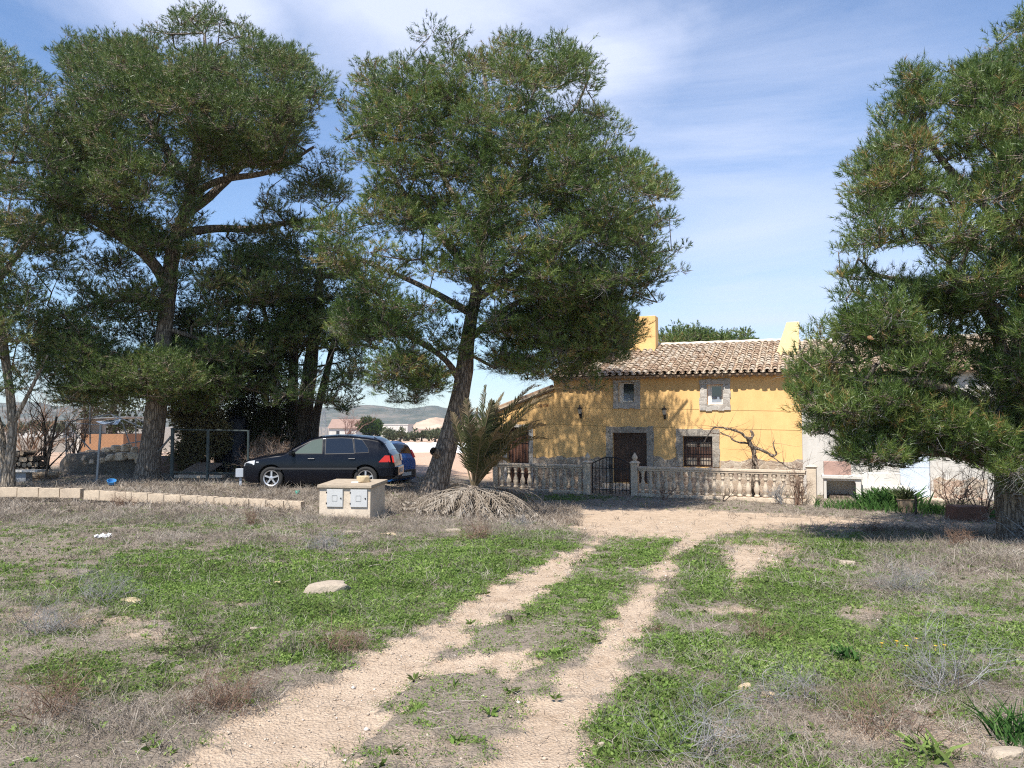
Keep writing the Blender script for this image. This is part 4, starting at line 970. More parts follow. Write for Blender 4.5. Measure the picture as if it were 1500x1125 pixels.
bl_ = a2-a1; BN = empty('masonry_bench', A+U*(LEN+a1+.55)-NB*.9, RZ, 'rounded white masonry bench right of the barbecue', 'bench')
m = MB(); m.box(0, bl_, 0, .5, -.2, .42); m.build('seat', M['white'], BN, bevel=.08); m = MB(); m.box(.05, bl_*.85, .5, .62, -.2, .78); m.build('backrest', M['white'], BN, bevel=.04)

# ------------------------------------------------------------------ balustrade and gate
def base_at(px, py):   # point on the level ground in front of the house
    dx, dy, dz = ray(px, py); k = -HC/dz; return Vector((dx*k, dy*k, 0))
BL = base_at(727, 717.5); BRr = base_at(1186, 737); BU = (BRr-BL); BLEN = BU.length; BU.normalize(); BN_ = Vector((-BU.y, BU.x, 0)); BRZ = math.atan2(BU.y, BU.x)
def Fb(px, py=700): return plane_hit(BL, BU, px, py)[0]
def gb(s): p = BL+BU*s; return gzf(p.x, p.y)
prof = [(.078,.0),(.078,.060),(.050,.070),(.056,.10),(.082,.17),(.090,.235),(.072,.31),(.044,.40),(.034,.47),(.046,.50),(.068,.515),(.046,.54),(.056,.60),(.080,.645),(.080,.69)]
def section(s0, s1, n, label, finials):
    r = empty('balustrade', BL+BU*s0, BRZ, label, 'balustrade', 'balustrade sections in front of the house'); L = s1-s0; zb = -.12
    m = MB(); m.box(.0, L, -.11, .11, zb-.2, .10); m.build('plinth_course', M['cast'], r, bevel=.012)
    m = MB(); m.box(.0, L, -.10, .10, .80, .855); m.box(.0, L, -.125, .125, .857, .93); m.build('handrail', M['cast'], r, bevel=.012)
    pm = MB(); pm.lathe([(q, z) for q, z in prof], (0, 0, 0), 14); o0 = pm.build('baluster', M['cast'], r, smooth=True)
    for i in range(n):
        o = o0 if i == 0 else o0.copy()
        if i: COL.objects.link(o); o.parent = r
        o.location = (L*(i+.5)/n, 0, .105)
    return r
def post(s, h, wdt, label, spire):
    p = BL+BU*s; r = empty('balustrade_post', p, BRZ, label, 'post', 'posts of the balustrade'); m = MB(); w2_ = wdt/2
    m.box(-w2_, w2_, -w2_, w2_, -.3, h); m.build('shaft', M['cast'], r, bevel=.015)
    m = MB(); q = w2_+.035; m.add([(-w2_,-w2_,h),(w2_,-w2_,h),(w2_,w2_,h),(-w2_,w2_,h),(-q,-q,h+.05),(q,-q,h+.05),(q,q,h+.05),(-q,q,h+.05),(-.06,-.06,h+.11),(.06,-.06,h+.11),(.06,.06,h+.11),(-.06,.06,h+.11)],
       [(0,1,5,4),(1,2,6,5),(2,3,7,6),(3,0,4,7),(4,5,9,8),(5,6,10,9),(6,7,11,10),(7,4,8,11),(8,9,10,11),(3,2,1,0)]); m.build('cap', M['cast'], r)
    if spire:
        m = MB(); m.lathe([(.045,h+.11),(.055,h+.13),(.09,h+.18),(.098,h+.21),(.075,h+.26),(.03,h+.33),(.004,h+.37)], (0,0,0), 8); m.build('finial', M['cast'], r)
sA, sB, sC = Fb(861), Fb(930), Fb(1189)
section(.10, sA-.14, 12, 'cast balustrade running between the palm and the iron gate', 0)
section(sB+.14, sC-.16, 20, 'long cast balustrade running right from the iron gate', 0)
post(.0, .86, .17, 'plain balustrade post behind the palm', False); post(sA, .98, .24, 'balustrade post with a cap left of the iron gate', True)
post(sB, 1.0, .22, 'tall balustrade post with a pointed finial right of the iron gate', True); post(sC, 1.0, .26, 'white end post of the balustrade beside the barbecue', False)
GT = empty('garden_gate', BL+BU*(sA+.13), BRZ, 'black iron double gate with an arched top between two pointed posts', 'gate'); gw = sB-sA-.26
for side in (0, 1):
    m = MB(); x0 = .01 if side == 0 else gw/2+.012; x1 = gw/2-.012 if side == 0 else gw-.01
    top = lambda x: .97+.24*math.sin(PI*x/gw)
    n = 6
    for i in range(n):
        x = x0+.02+(x1-x0-.04)*i/(n-1); tk = .034 if i in (0, n-1) else .018; m.bar((x, 0, .02), (x, 0, top(x)), tk)
    m.bar((x0, .0, .16), (x1, .0, .16), .03, .024); m.bar((x0, .0, .84), (x1, .0, .84), .03, .024)
    xs_ = [x0+(x1-x0)*i/6 for i in range(7)]; m.tube([(x, 0, top(x)) for x in xs_], .016, 6)
    leaf = m.build('gate_leaf', M['iron'], GT)
m = MB(); m.box(gw/2-.06, gw/2+.03, -.04, .03, .86, .95); m.build('lock', M['iron'], GT)

# ------------------------------------------------------------------ meter box
c0 = W(467, 758.5, 15.1); c1 = W(543, 762, 15.0); u_ = (c1-c0); u_.z = 0; bw = u_.length; u_.normalize()
MBX = empty('meter_box', (c0.x, c0.y, gzf(c0.x, c0.y+.5)), math.atan2(u_.y, u_.x)-.04, 'squat concrete meter box with two pale doors and a slab roof', 'meter box')
conc = dirty('weathered_render', (.60,.50,.385), .35, 5, .92, 0, .5, .01)
h = .555; m = MB(); m.add([(0,0,-.1),(bw,0,-.1),(bw,.95,-.1),(0,.95,-.1),(.0,.02,h),(bw,.02,h),(bw,.95,h+.035),(0,.95,h+.035)], [(0,3,2,1),(4,5,6,7),(0,1,5,4),(1,2,6,5),(2,3,7,6),(3,0,4,7)])
m.build('body', conc, MBX, bevel=.01)
m = MB(); m.add([(-.03,-.03,h+.002),(bw+.03,-.03,h+.002),(bw+.04,1.0,h+.045),(-.03,1.0,h+.045),(-.03,-.03,h+.06),(bw+.03,-.03,h+.06),(bw+.04,1.0,h+.105),(-.03,1.0,h+.105)], [(0,3,2,1),(4,5,6,7),(0,1,5,4),(1,2,6,5),(2,3,7,6),(3,0,4,7)])
m.build('slab', dirty('lichen_slab', (.42,.34,.25), .4, 7, .95, 0, .6, .01), MBX, bevel=.008)
pm_ = dirty('grey_white_door', (.50,.50,.485), .10, 6, .6, 0, .1)
for x0, x1 in ((.155, .47), (.62, .945)):
    x0 *= bw; x1 *= bw; z0 = .19; z1 = .53
    m = MB(); m.box(x0, x1, -.022, .02, z0, z1); d_ = m.build('door', pm_, MBX, bevel=.006)
    q = MB(); zc = (z0+z1)/2; 
    for a, b, c, e in ((x0+.11, x0+.215, zc+.05, zc+.056), (x0+.11, x0+.215, zc-.056, zc-.05), (x0+.11, x0+.116, zc-.05, zc+.05), (x0+.209, x0+.215, zc-.05, zc+.05)): q.box(a, b, -.027, -.0225, c, e)
    q.build('hatch_outline', dirty('grey_line', (.30,.30,.29), .1, 5, .8), d_)
    for hz_ in (z0+.05, z1-.08):
        q = MB(); q.box(x0-.012, x0+.008, -.028, -.0225, hz_, hz_+.035); q.build('hinge', M['iron'], d_)
    q = MB(); q.lathe([(.014,0),(.014,.012)], (0,0,0), 8); k_ = q.build('lock', M['iron'], d_); k_.rotation_euler = (PI/2, 0, 0); k_.location = (x1-.035, -.022, zc)
def stone(name, loc, sx, sy, sz, mat, label, seed, cat='stone', group=None, flat=0, rz=None):
    rs = np.random.RandomState(seed); bm = bmesh.new(); bmesh.ops.create_icosphere(bm, subdivisions=4, radius=1.)
    cutp = [(Vector(rs.normal(size=3)*np.array([1, 1, .7])).normalized(), rs.uniform(.5, .85)) for _ in range(11)]
    for v in bm.verts:
        c_ = np.array(v.co); q = 1+.75*(fbm(c_[0]*1.3+seed, c_[1]*1.3+c_[2]*1.7+seed*3, seed, 3)-.5)
        v.co *= float(q)
        for pn, pd in cutp:
            e_ = v.co.dot(pn)-pd
            if e_ > 0: v.co -= pn*e_*.92
        m_ = max(abs(v.co.x), abs(v.co.y), abs(v.co.z)); v.co *= (1-.35+.35/max(m_, .5))
        v.co.x *= sx; v.co.y *= sy; v.co.z *= sz
        if v.co.z > sz*.75: v.co.z = sz*.75+(v.co.z-sz*.75)*.4
    me = bpy.data.meshes.new(name); bm.to_mesh(me); bm.free(); o = link(name, me, mat, None, False); o.location = loc; o.rotation_euler = (0, 0, rs.uniform(0, 6) if rz is None else rz)
    return tag(o, label, cat, group)
M['lime'] = dirty('limestone', (.42,.345,.26), .25, 5, .9, 0, .6, .02)
M['ochre'] = dirty('ochre_stone', (.56,.43,.26), .3, 9, .9, 0, .6, .01)
tp = Matrix.Translation(MBX.location) @ Matrix.Rotation(MBX.rotation_euler[2], 4, 'Z') @ Vector((bw*.72, .42, h+.075))
stone('stone', tp+Vector((0,0,.07)), .14, .10, .085, M['ochre'], 'ochre stone weighing down the sheet on top of the meter box', 5)
m = MB(); m.obox((0,0,0), .34, .30, .012, Matrix.Rotation(.12, 3, 'X')); o = m.build('paper_sheet', dirty('pale_sheet', (.66,.63,.58), .1, 5, .8)); o.location = tp+Vector((-.05,-.05,-.006)); o.rotation_euler = (0, 0, .2)
tag(o, 'pale board sheet lying under the ochre stone on the meter box', 'board')
# stones lying about
for i, (px, py, sx, sz, lb, mt) in enumerate([
    (477, 868, .25, .115, 'large flat white stone in the weeds left of the track', 'lime'), (514, 781, .19, .05, 'wedge shaped pale stone in front of the meter box', 'lime'),
    (571, 783, .16, .035, 'low ochre stone right of the meter box', 'ochre'), (662, 779, .17, .055, 'pale stone among dry stems below the palm skirt', 'lime'),
    (406, 855, .05, .03, 'small pale stone beyond the large flat one', 'ochre'), (1241, 827, .11, .05, 'pale round stone in the weeds at the right of the tracks', 'lime'),
    (1472, 1108, .10, .05, 'rounded stone beside the bladed plant in the bottom corner', 'lime'), (1090, 1010, .06, .03, 'small buff stone in the dry patch beside the weeds', 'ochre'),
    (1125, 1023, .05, .03, 'tiny buff stone next to the fallen grey branches', 'ochre'), (190, 882, .15, .03, 'flat buff stone in the bare patch at the left', 'ochre'),
    (372, 925, .035, .03, 'small white stone in weeds left of the dry verge', 'lime'), (880, 1092, .025, .02, 'white pebble on the right wheel track', 'lime'), (612, 876, .045, .02, 'orange brown stone by the left wheel track', 'ochre')]):
    g_ = G(px, py); stone('stone', (g_.x, g_.y, gzf(g_.x, g_.y)-sz*.05), sx, sx*.62, sz, M[mt], lb, 30+i, rz=R.uniform(-.4, .4))
g_ = G(746, 911); o = stone('pine_cone', (g_.x, g_.y, g_.z+.025), .04, .035, .035, M['barkdark'], 'dark pine cone lying on the edge of the left track', 77, 'pine cone')
g_ = G(150, 790); m = MB(); rs = random.Random(4)
for i in range(7): m.obox((rs.uniform(-.09,.09), rs.uniform(-.04,.04), .03+rs.uniform(0,.03)), .10, .06, .008, Matrix.Rotation(rs.uniform(-.8,.8), 3, 'X') @ Matrix.Rotation(rs.uniform(-.6,.6), 3, 'Y') @ Matrix.Rotation(rs.uniform(0,3), 3, 'Z'))
o = m.build('litter_scrap', dirty('white_plastic', (.8,.8,.8), .05, 5, .4)); o.location = g_; tag(o, 'crumpled white plastic scrap in the weeds at the left', 'litter')

# ------------------------------------------------------------------ low block wall
blk = dirty('buff_concrete_block', (.55,.44,.32), .30, 5, .92, 0, .5, .01)
def block_wall(p0, p1, label):
    g0 = W(*p0); g1 = W(*p1); u = (g1-g0); Lw = math.hypot(u.x, u.y); n = int(round(Lw/.41)); rs = random.Random(int(p0[0]))
    r = empty('block_wall', g0, 0, label, 'wall'); jm = MB(); bmx = MB(); hl = MB()
    for i in range(n):
        a = Vector((u.x, u.y, u.z))*(i/n); b = Vector((u.x, u.y, u.z))*((i+1)/n); c_ = (a+b)/2; yaw = math.atan2(u.y, u.x)+rs.uniform(-.012, .012); L_ = Lw/n-.014
        rot = Matrix.Rotation(yaw, 3, 'Z'); c_.z -= .10-rs.uniform(-.006, .006); w_ = .19; t_ = .032
        c_ += rot @ Vector((0, .10, 0))
        # hollow block: two long walls and three webs
        for yy_ in (-1, 1): bmx.obox(c_+rot @ Vector((0, yy_*(w_/2-t_/2), 0)), L_, t_, .20, rot)
        for xx_ in (-L_/2+.018, -L_/6, L_/6, L_/2-.018): bmx.obox(c_+rot @ Vector((xx_, 0, 0)), .034, w_-2*t_-.002, .197, rot)
        hl.obox(c_+Vector((0, 0, -.05)), L_-.08, w_-2*t_-.004, .05, rot)
    o = bmx.build('block', blk, r, bevel=.004); hl.build('hollow_fill', dirty('dark_hollow', (.07,.055,.04), .2, 5, .95), o); return r
block_wall((-70, 712.5, 16.9), (118, 716.5, 17.2), 'low wall of hollow buff blocks ending below the straight trunked pine')
block_wall((122, 718.5, 17.1), (441, 735.5, 16.0), 'longer low wall of hollow buff blocks ending left of the meter box')
# ------------------------------------------------------------------ cars
def carpaint(name, col, dust):
    t = NT(name); v = t.coord(); n = t.noise(v, 5, 6, .6)
    c = t.mix(t.math('MULTIPLY', n, dust), col, (.22,.19,.15)); r = t.math('MULTIPLY_ADD', n, .25, .12)
    t.b.inputs['Coat Weight'].default_value = .12; t.b.inputs['Coat Roughness'].default_value = .08
    return t.done(c, r, 0, .22)
M['rubber'] = dirty('tyre_rubber', (.025,.024,.023), .3, 14, .85); M['alloy'] = dirty('alloy_rim', (.55,.55,.56), .1, 9, .35, .6, .1)
M['blackplastic'] = dirty('black_plastic', (.03,.03,.032), .2, 9, .6); M['red'] = dirty('red_lens', (.55,.02,.012), .2, 25, .2, 0, .1)
M['lamp'] = dirty('lamp_lens', (.62,.64,.66), .2, 30, .12, 0, .1, .01, .8); M['well'] = dirty('wheel_well', (.012,.012,.012), .1, 5, .95)
def seglerp(P, x):
    return float(np.interp(x, [p[0] for p in P], [p[1] for p in P]))
def car(loc, rz, label, paint, top, plan, wins, wheels, tail_side, tail_rear, head, L, wr=.31, belt=.93, tumb=.40, rearwin=None, fglass=None, steel=False):
    root = empty('hatchback_car', loc, rz, label, 'car')
    zb = lambda x: float(np.interp(x, [0, .25, .6, L-.5, L-.1, L], [.30, .19, .17, .19, .27, .34]))
    wd = lambda x: seglerp(plan, x)
    def ys(x, z):
        w_ = wd(x)
        if z < belt: return w_*(1-.10*max(0, (.42-z)/.3)**2-.035*max(0, (z-.62)/.3)**1.5)
        return w_*.965-(z-belt)*tumb
    def ring(x):
        zt = seglerp(top, x); b = zb(x); rt = .085; r2 = min(.16, wd(x)*.2); pts = []
        for i in range(9):
            z = b+(zt-rt-b)*i/8; pts.append((ys(x, z), z))
        ye = ys(x, zt-rt)
        for i in range(1, 6):
            a = PI/2*i/5; pts.append((ye-r2*(1-math.cos(a)), zt-rt+rt*math.sin(a)))
        yy_ = ye-r2
        for i in range(1, 5): pts.append((yy_*(1-i/4), zt+.03*(1-(1-i/4)**2)))
        return pts
    xs_ = sorted(set([round(x, 3) for x in np.linspace(0, L, 60)]+[p[0] for p in top]+[p[0] for p in plan])); bm = bmesh.new(); rings = []
    for x in xs_:
        r = ring(x); full = r+[(-a, b) for a, b in r[::-1][1:]]; rings.append([bm.verts.new((x, a, b)) for a, b in full])
    for i in range(len(rings)-1):
        n = len(rings[i])
        for k in range(n): bm.faces.new((rings[i][k], rings[i][(k+1) % n], rings[i+1][(k+1) % n], rings[i+1][k]))
    bm.faces.new(rings[0]); bm.faces.new(rings[-1][::-1]); bmesh.ops.recalc_face_normals(bm, faces=bm.faces)
    me = bpy.data.meshes.new('body'); bm.to_mesh(me); bm.free(); body = link('body', me, [paint, M['well']], root, True)
    cut = []
    for wx in wheels:
        for sgn in (-1, 1):
            m = MB(); n = 40; rr_ = wr+.055
            ring_ = [(wx+rr_*math.cos(2*PI*k/n), wr+.0+rr_*math.sin(2*PI*k/n)) for k in range(n)]; m.prism(ring_, sgn*.62, sgn*1.2)
            c_ = m.build('cut', M['well']); cut.append(c_); md = body.modifiers.new('b', 'BOOLEAN'); md.operation = 'DIFFERENCE'; md.object = c_; md.solver = 'EXACT'; md.material_mode = 'TRANSFER'
            c_.parent = root
    bpy.context.view_layer.update(); dg = bpy.context.evaluated_depsgraph_get(); nm = bpy.data.meshes.new_from_object(body.evaluated_get(dg)); body.modifiers.clear(); body.data = nm
    for c_ in cut: bpy.data.objects.remove(c_)
    nm.polygons.foreach_set('use_smooth', [True]*len(nm.polygons))
    nm.set_sharp_from_angle(angle=math.radians(32))
    def panel(name, pts, mat, sgn, off=.006, parent=None, inner=.012):
        m = MB(); n = len(pts); o_ = [(x, sgn*(ys(x, z)+off), z) for x, z in pts]; i_ = [(x, sgn*(ys(x, z)-inner), z) for x, z in pts]
        m.add(o_+i_, [tuple(range(n))]+[(k, (k+1) % n, (k+1) % n+n, k+n) for k in range(n)]); return m.build(name, mat, parent or root)
    for sgn in (-1, 1):
        for i, (pts, trim) in enumerate(wins):
            wo = panel('window', pts, fglass if (fglass and i == 0) else M['carglass'], sgn, .008)
            cx_ = sum(p[0] for p in pts)/len(pts); cz_ = sum(p[1] for p in pts)/len(pts)
            panel('window_seal', [(cx_+(x-cx_)*1.05+.0, cz_+(z-cz_)*1.10) for x, z in pts], M['blackplastic'], sgn, .004, wo)
        panel('tail_light', tail_side, M['red'], sgn, .012)
        panel('headlight', head, M['lamp'], sgn, .010)
        m = MB(); a, b = .95 if L > 4 else .8, L-1.0; m.box(a, b, sgn*(ys(2, .56))-.012*(sgn < 0), sgn*(ys(2, .56))+.012*(sgn > 0), .54, .585)
        m.v = [(x, sgn*(ys(x, .56)+(.014 if abs(y) > abs(ys(2,.56)) else -.004)), z) for x, y, z in m.v]; m.build('side_moulding', M['blackplastic'], root)
        for dx in (1.22, 2.30):
            m = MB(); m.box(dx+.62, dx+.80, 0, .03, .80, .835); m.v = [(x, sgn*(ys(x, z)+y), z) for x, y, z in m.v]; m.build('door_handle', paint if not steel else M['blackplastic'], root, bevel=.006)
        m = MB()
        for xj in (1.30, 2.28): 
            m = MB(); m.box(xj-.004, xj+.004, -.002, .003, .26, .90); m.v = [(x, sgn*(ys(x, z)+y), z) for x, y, z in m.v]; m.build('door_gap', M['well'], root)
        m = MB(); m.obox((1.42, sgn*(ys(1.42, .96)+.10), .98), .10, .19, .13, Matrix.Rotation(.15*sgn, 3, 'Z')); m.build('wing_mirror', paint, root, bevel=.03)
    m = MB(); m.box(.45, .52, -ys(.5,.72)-.008, -ys(.5,.72), .72, .745); m.build('side_repeater', M['lamp'], root) if not steel else None
    # windscreen and tailgate glass follow the top of the body
    def topglass(name, x0, x1, wf, parent=None):
        m = MB(); n = 6; vs = []
        for i in range(n+1):
            x = x0+(x1-x0)*i/n; zt = seglerp(top, x); he = (ys(x, zt-.085)-.16)*wf+.05
            for k in range(5):
                q = -1+2*k/4; vs.append((x+.0, he*q, zt+.03*(1-abs(q)**2)+.012))
        m.add(vs, [(i*5+k, (i+1)*5+k, (i+1)*5+k+1, i*5+k+1) for i in range(n) for k in range(4)]); return m.build(name, M['carglass'], root)
    topglass('windscreen', wins[0][1][0], wins[0][1][1], 1.0); topglass('rear_window', rearwin[0], rearwin[1], 1.0)
    for y0, y1, z0, z1 in tail_rear:
        for sgn in (-1, 1):
            m = MB(); f = lambda z: float(np.interp(-z, [-p[1] for p in top if p[0] > L-.6], [p[0] for p in top if p[0] > L-.6]))
            vs = [(f(z)+dx, sgn*y, z) for dx in (-.03, .018) for y, z in ((y0, z0), (y1, z0), (y1, z1), (y0, z1))]
            m.add(vs, [(0,1,2,3),(4,5,6,7),(0,1,5,4),(1,2,6,5),(2,3,7,6),(3,0,4,7)]); m.build('tail_light', M['red'], root)
    m = MB(); xs2 = [L-.42, L-.2, L-.06, L+.01]; 
    for sgn in (-1, 1):
        o_ = [(x, sgn*(ys(x, .5)+.018)) for x in xs2]; i_ = [(x, sgn*(ys(x, .5)-.02)) for x in xs2]
    pts = [(x, (ys(min(x, L), .5)+.016)) for x in xs2]; outline = pts+[(L+.055, .5), (L+.06, 0), (L+.055, -.5)]+[(x, -y) for x, y in pts[::-1]]
    m.add([(x, y, z) for z in (.34, .60) for x, y in outline], [tuple(range(len(outline)-1, -1, -1)), tuple(range(len(outline), 2*len(outline)))]+[(k, (k+1) % len(outline), (k+1) % len(outline)+len(outline), k+len(outline)) for k in range(len(outline))])
    m.build('rear_bumper', M['blackplastic'] if steel else paint, root, bevel=.02)
    m = MB(); m.box(L+.062, L+.07, -.26, .26, .42, .53); m.build('number_plate', dirty('plate_white', (.6,.6,.58), .1, 4, .5), root)
    m = MB(); m.box(L-.62, L-.30, -.5, .5, 0, .02); m.v = [(x, y, seglerp(top, x)+.02+z) for x, y, z in m.v]; m.build('roof_spoiler', paint, root, bevel=.008)
    for wx in wheels:
        for sgn in (-1, 1):
            m = MB(); n_ = 36; pr_ = [(wr*.66, -.095), (wr*.93, -.095), (wr, -.06), (wr, .06), (wr*.93, .095), (wr*.66, .095)]; m.add([(r_*math.cos(2*PI*k/n_), r_*math.sin(2*PI*k/n_), z_) for r_, z_ in pr_ for k in range(n_)], [(j*n_+k, j*n_+(k+1) % n_, ((j+1) % 6)*n_+(k+1) % n_, ((j+1) % 6)*n_+k) for j in range(6) for k in range(n_)]); wh = m.build('wheel', M['rubber'], root, True)
            wh.rotation_euler = (PI/2, 0, 0); wh.location = (wx, sgn*(ys(wx, .35)-.115), wr)
            m = MB(); zz = -sgn*-1*.0
            s2 = -sgn  # local z of the wheel points to -y
            m.lathe([(.05, s2*.070), (.055, s2*.082), (.02, s2*.09)], (0,0,0), 14); nr = 5 if not steel else 7
            for k in range(nr):
                a = 2*PI*k/nr+.3; m.obox((math.cos(a)*.125, math.sin(a)*.125, s2*.068), .17, .045, .022, Matrix.Rotation(a, 3, 'Z'))
            n = 32; R0, R1 = wr*.60, wr*.68
            vs = [(r_*math.cos(2*PI*k/n), r_*math.sin(2*PI*k/n), z_) for r_, z_ in ((R0, s2*.05), (R0, s2*.085), (R1, s2*.098), (R1, s2*.05)) for k in range(n)]
            m.add(vs, [(j*n+k, j*n+(k+1) % n, ((j+1) % 4)*n+(k+1) % n, ((j+1) % 4)*n+k) for j in range(4) for k in range(n)])
            m.build('rim', M['alloy'], wh)
            m = MB(); m.lathe([(wr*.61, s2*.02), (wr*.61, s2*.035)], (0,0,0), 24); m.build('brake_disc', M['well'], wh)
    return root
M['carglass'] = glassm('car_glass', (.006,.008,.011), .05)
fg = NT('painted_view_glass'); gl = fg.n('ShaderNodeBsdfGlossy'); gl.inputs['Roughness'].default_value = .05; gl.inputs['Color'].default_value = (.30,.34,.28,1); df = fg.n('ShaderNodeBsdfDiffuse'); df.inputs['Color'].default_value = (.12,.14,.10,1); mx = fg.n('ShaderNodeMixShader'); mx.inputs[0].default_value = .65  # opaque front pane; greenish view and reflections are put into its colour
fg.l(gl.outputs[0], mx.inputs[1]); fg.l(df.outputs[0], mx.inputs[2]); fg.l(mx.outputs[0], fg.out.inputs['Surface'])
topA = [(0,.52),(.02,.62),(.07,.71),(.16,.775),(.40,.845),(.80,.915),(1.12,.955),(1.22,.99),(1.55,1.19),(1.85,1.345),(2.05,1.40),(2.4,1.43),(2.9,1.43),(3.4,1.39),(3.68,1.34),(3.80,1.27),(3.99,.98),(4.08,.90),(4.12,.70),(4.15,.46)]
planA = [(0,.50),(.04,.64),(.14,.75),(.35,.82),(.8,.86),(2,.868),(3.2,.862),(3.7,.83),(3.98,.78),(4.10,.72),(4.15,.62)]
winA = [([(1.46,.965),(1.62,1.10),(1.92,1.305),(2.18,1.355),(2.20,.965)], (1.26, 1.88)), ([(2.30,.965),(2.28,1.355),(2.70,1.37),(2.98,1.355),(3.06,.98)], 0), ([(3.10,.985),(3.03,1.35),(3.25,1.315),(3.42,1.10),(3.44,1.0)], 0)]
cg = gzf(-5.12, 21.4); cA = W(470, 700, 21.45)
car(Vector((cA.x-1.98, 21.45, W(470, 717.5, 20.6).z)), 0.0, 'black five door hatchback parked side on under the pines', carpaint('black_paint', (.003,.004,.008), .006), topA, planA, winA, (.86, 3.37),
    [(3.72,.73),(3.78,.80),(3.88,.91),(4.0,.905),(4.03,.73)], [(.50,.76,.72,.90)], [(.10,.62),(.12,.70),(.24,.755),(.42,.78),(.40,.66)], 4.15, rearwin=(3.82, 3.97), fglass=fg.m)
topB = [(0,.52),(.03,.64),(.10,.74),(.30,.83),(.70,.93),(.95,1.0),(1.30,1.24),(1.60,1.40),(1.9,1.46),(2.6,1.47),(3.2,1.44),(3.45,1.40),(3.56,1.32),(3.70,1.02),(3.76,.92),(3.79,.70),(3.81,.46)]
planB = [(0,.50),(.04,.62),(.14,.72),(.35,.79),(.8,.82),(2,.83),(2.9,.825),(3.4,.80),(3.65,.76),(3.77,.71),(3.81,.62)]
winB = [([(1.25,1.0),(1.42,1.14),(1.72,1.36),(1.98,1.39),(2.0,1.0)], (1.0, 1.62)), ([(2.08,1.0),(2.06,1.39),(2.5,1.40),(2.8,1.38),(2.9,1.02)], 0), ([(2.96,1.05),(2.88,1.36),(3.05,1.34),(3.14,1.12)], 0)]
q = W(597, 712, 24.6)
cb = car(Vector((q.x, q.y, 0)), 0, 'blue hatchback parked behind the black car with tall red tail lamps', carpaint('blue_paint', (.01,.085,.30), .02), topB, planB, winB, (.76, 3.20),
    [(3.28,.92),(3.28,1.12),(3.32,1.32),(3.47,1.30),(3.58,1.10),(3.64,.92)], [(.58,.70,.95,1.20)], [(.08,.66),(.12,.76),(.34,.80),(.32,.70)], 3.81, rearwin=(3.50, 3.68), steel=True, wr=.295, belt=.98, tumb=.30)
yaw = -.42; cb.rotation_euler = (0, 0, yaw); e_ = Vector((3.81*math.cos(yaw), 3.81*math.sin(yaw), 0)); cb.location = Vector((q.x, q.y-.6, W(604, 718.0, 23.6).z))-e_

# ------------------------------------------------------------------ date palm
def frond(P0, d0, L, droop, nl, lmat, rmat_r, green=True, seedv=0, ll=.34, parent=None, name='frond', twist=0.):
    n = 18; pts = []; d = Vector(d0).normalized(); p = Vector(P0)
    for i in range(n+1):
        pts.append(p.copy()); d = (d+Vector((0, 0, -droop*(i/n)**1.3/n*3))).normalized(); p = p+d*(L/n)
    m = MB(); m.av = .5; rad = [rmat_r*(1-.85*i/n) for i in range(n+1)]; m.tube(pts, rad, 5)
    base = np.array([q[:] for q in pts]); V = [np.array(m.v)]; 
    i0 = int(.22*nl) if green else int(.15*nl)
    tq = np.linspace(0, 1, nl)[i0:]; tq = np.repeat(tq, 2); idx = tq*n; k = np.minimum(idx.astype(int), n-1); fr = idx-k
    P = base[k]*(1-fr)[:, None]+base[k+1]*fr[:, None]; T = norm(base[k+1]-base[k]); upv = norm(np.cross(T, np.array([T[:, 1], -T[:, 0], T[:, 0]*0]).T)+1e-6)
    side = norm(np.cross(T, np.array([0, 0, 1.])+.01)); 
    c_, s_ = math.cos(twist), math.sin(twist); up2 = norm(np.cross(side, T)); side, up2 = side*c_+up2*s_, up2*c_-side*s_
    sg = np.tile([1., -1.], len(tq)//2)[:, None]; N = len(tq)
    D = norm(T*(.75+.6*tq[:, None])+side*sg*(1.0 if green else .7)+up2*(.35 if green else -.2)+randdir(N)*(.18 if green else .4))
    Ln = ll*np.sin(PI*np.clip(tq*.85+.12, 0, 1))**.6*R.uniform(.75, 1.15, N); 
    bend = np.array([0, 0, -1.])*(.25 if green else .5)
    wv = norm(np.cross(D, up2+randdir(N)*.3))*(.013 if green else .010)
    mid = P+D*(Ln*.5)[:, None]; tip = P+(D+bend*.6)*Ln[:, None]
    LV = np.stack([P-wv*.6, P+wv*.6, mid+wv, mid-wv, tip+wv*.2, tip-wv*.2], 1).reshape(-1, 3); f = np.array([[0,1,2,3],[3,2,4,5]])
    LF = (f[None]+(np.arange(N)*6)[:, None, None]).reshape(-1, 4)+len(m.v)
    F4 = [t_ for t_ in m.f if len(t_) == 4]; Vv = np.concatenate([np.array(m.v), LV]); FF = np.concatenate([np.array(F4), LF])
    a = np.concatenate([np.full(len(m.v), .95 if green else .6), np.repeat(np.clip(R.normal(.35+seedv, .18, N)+.45*(tq > .8), 0, 1), 6)])
    return link(name, npmesh(name, Vv, FF, {'rnd': a}), lmat, parent)
pc = W(695, 714, 17.4); pgz = gzf(pc.x, 17.4)
PALM = empty('date_palm', (pc.x, 17.4, pgz), 0, 'young date palm with half withered fronds over a skirt of dead ones', 'palm tree'); ph = pc.z-pgz
m = MB(); m.lathe([(.30,-.1),(.27,.1),(.24,ph*.6),(.16,ph*1.02),(.05,ph*1.1)], (0,0,0), 14); m.build('trunk', M['bark'], PALM)
S_ = FPX/17.4
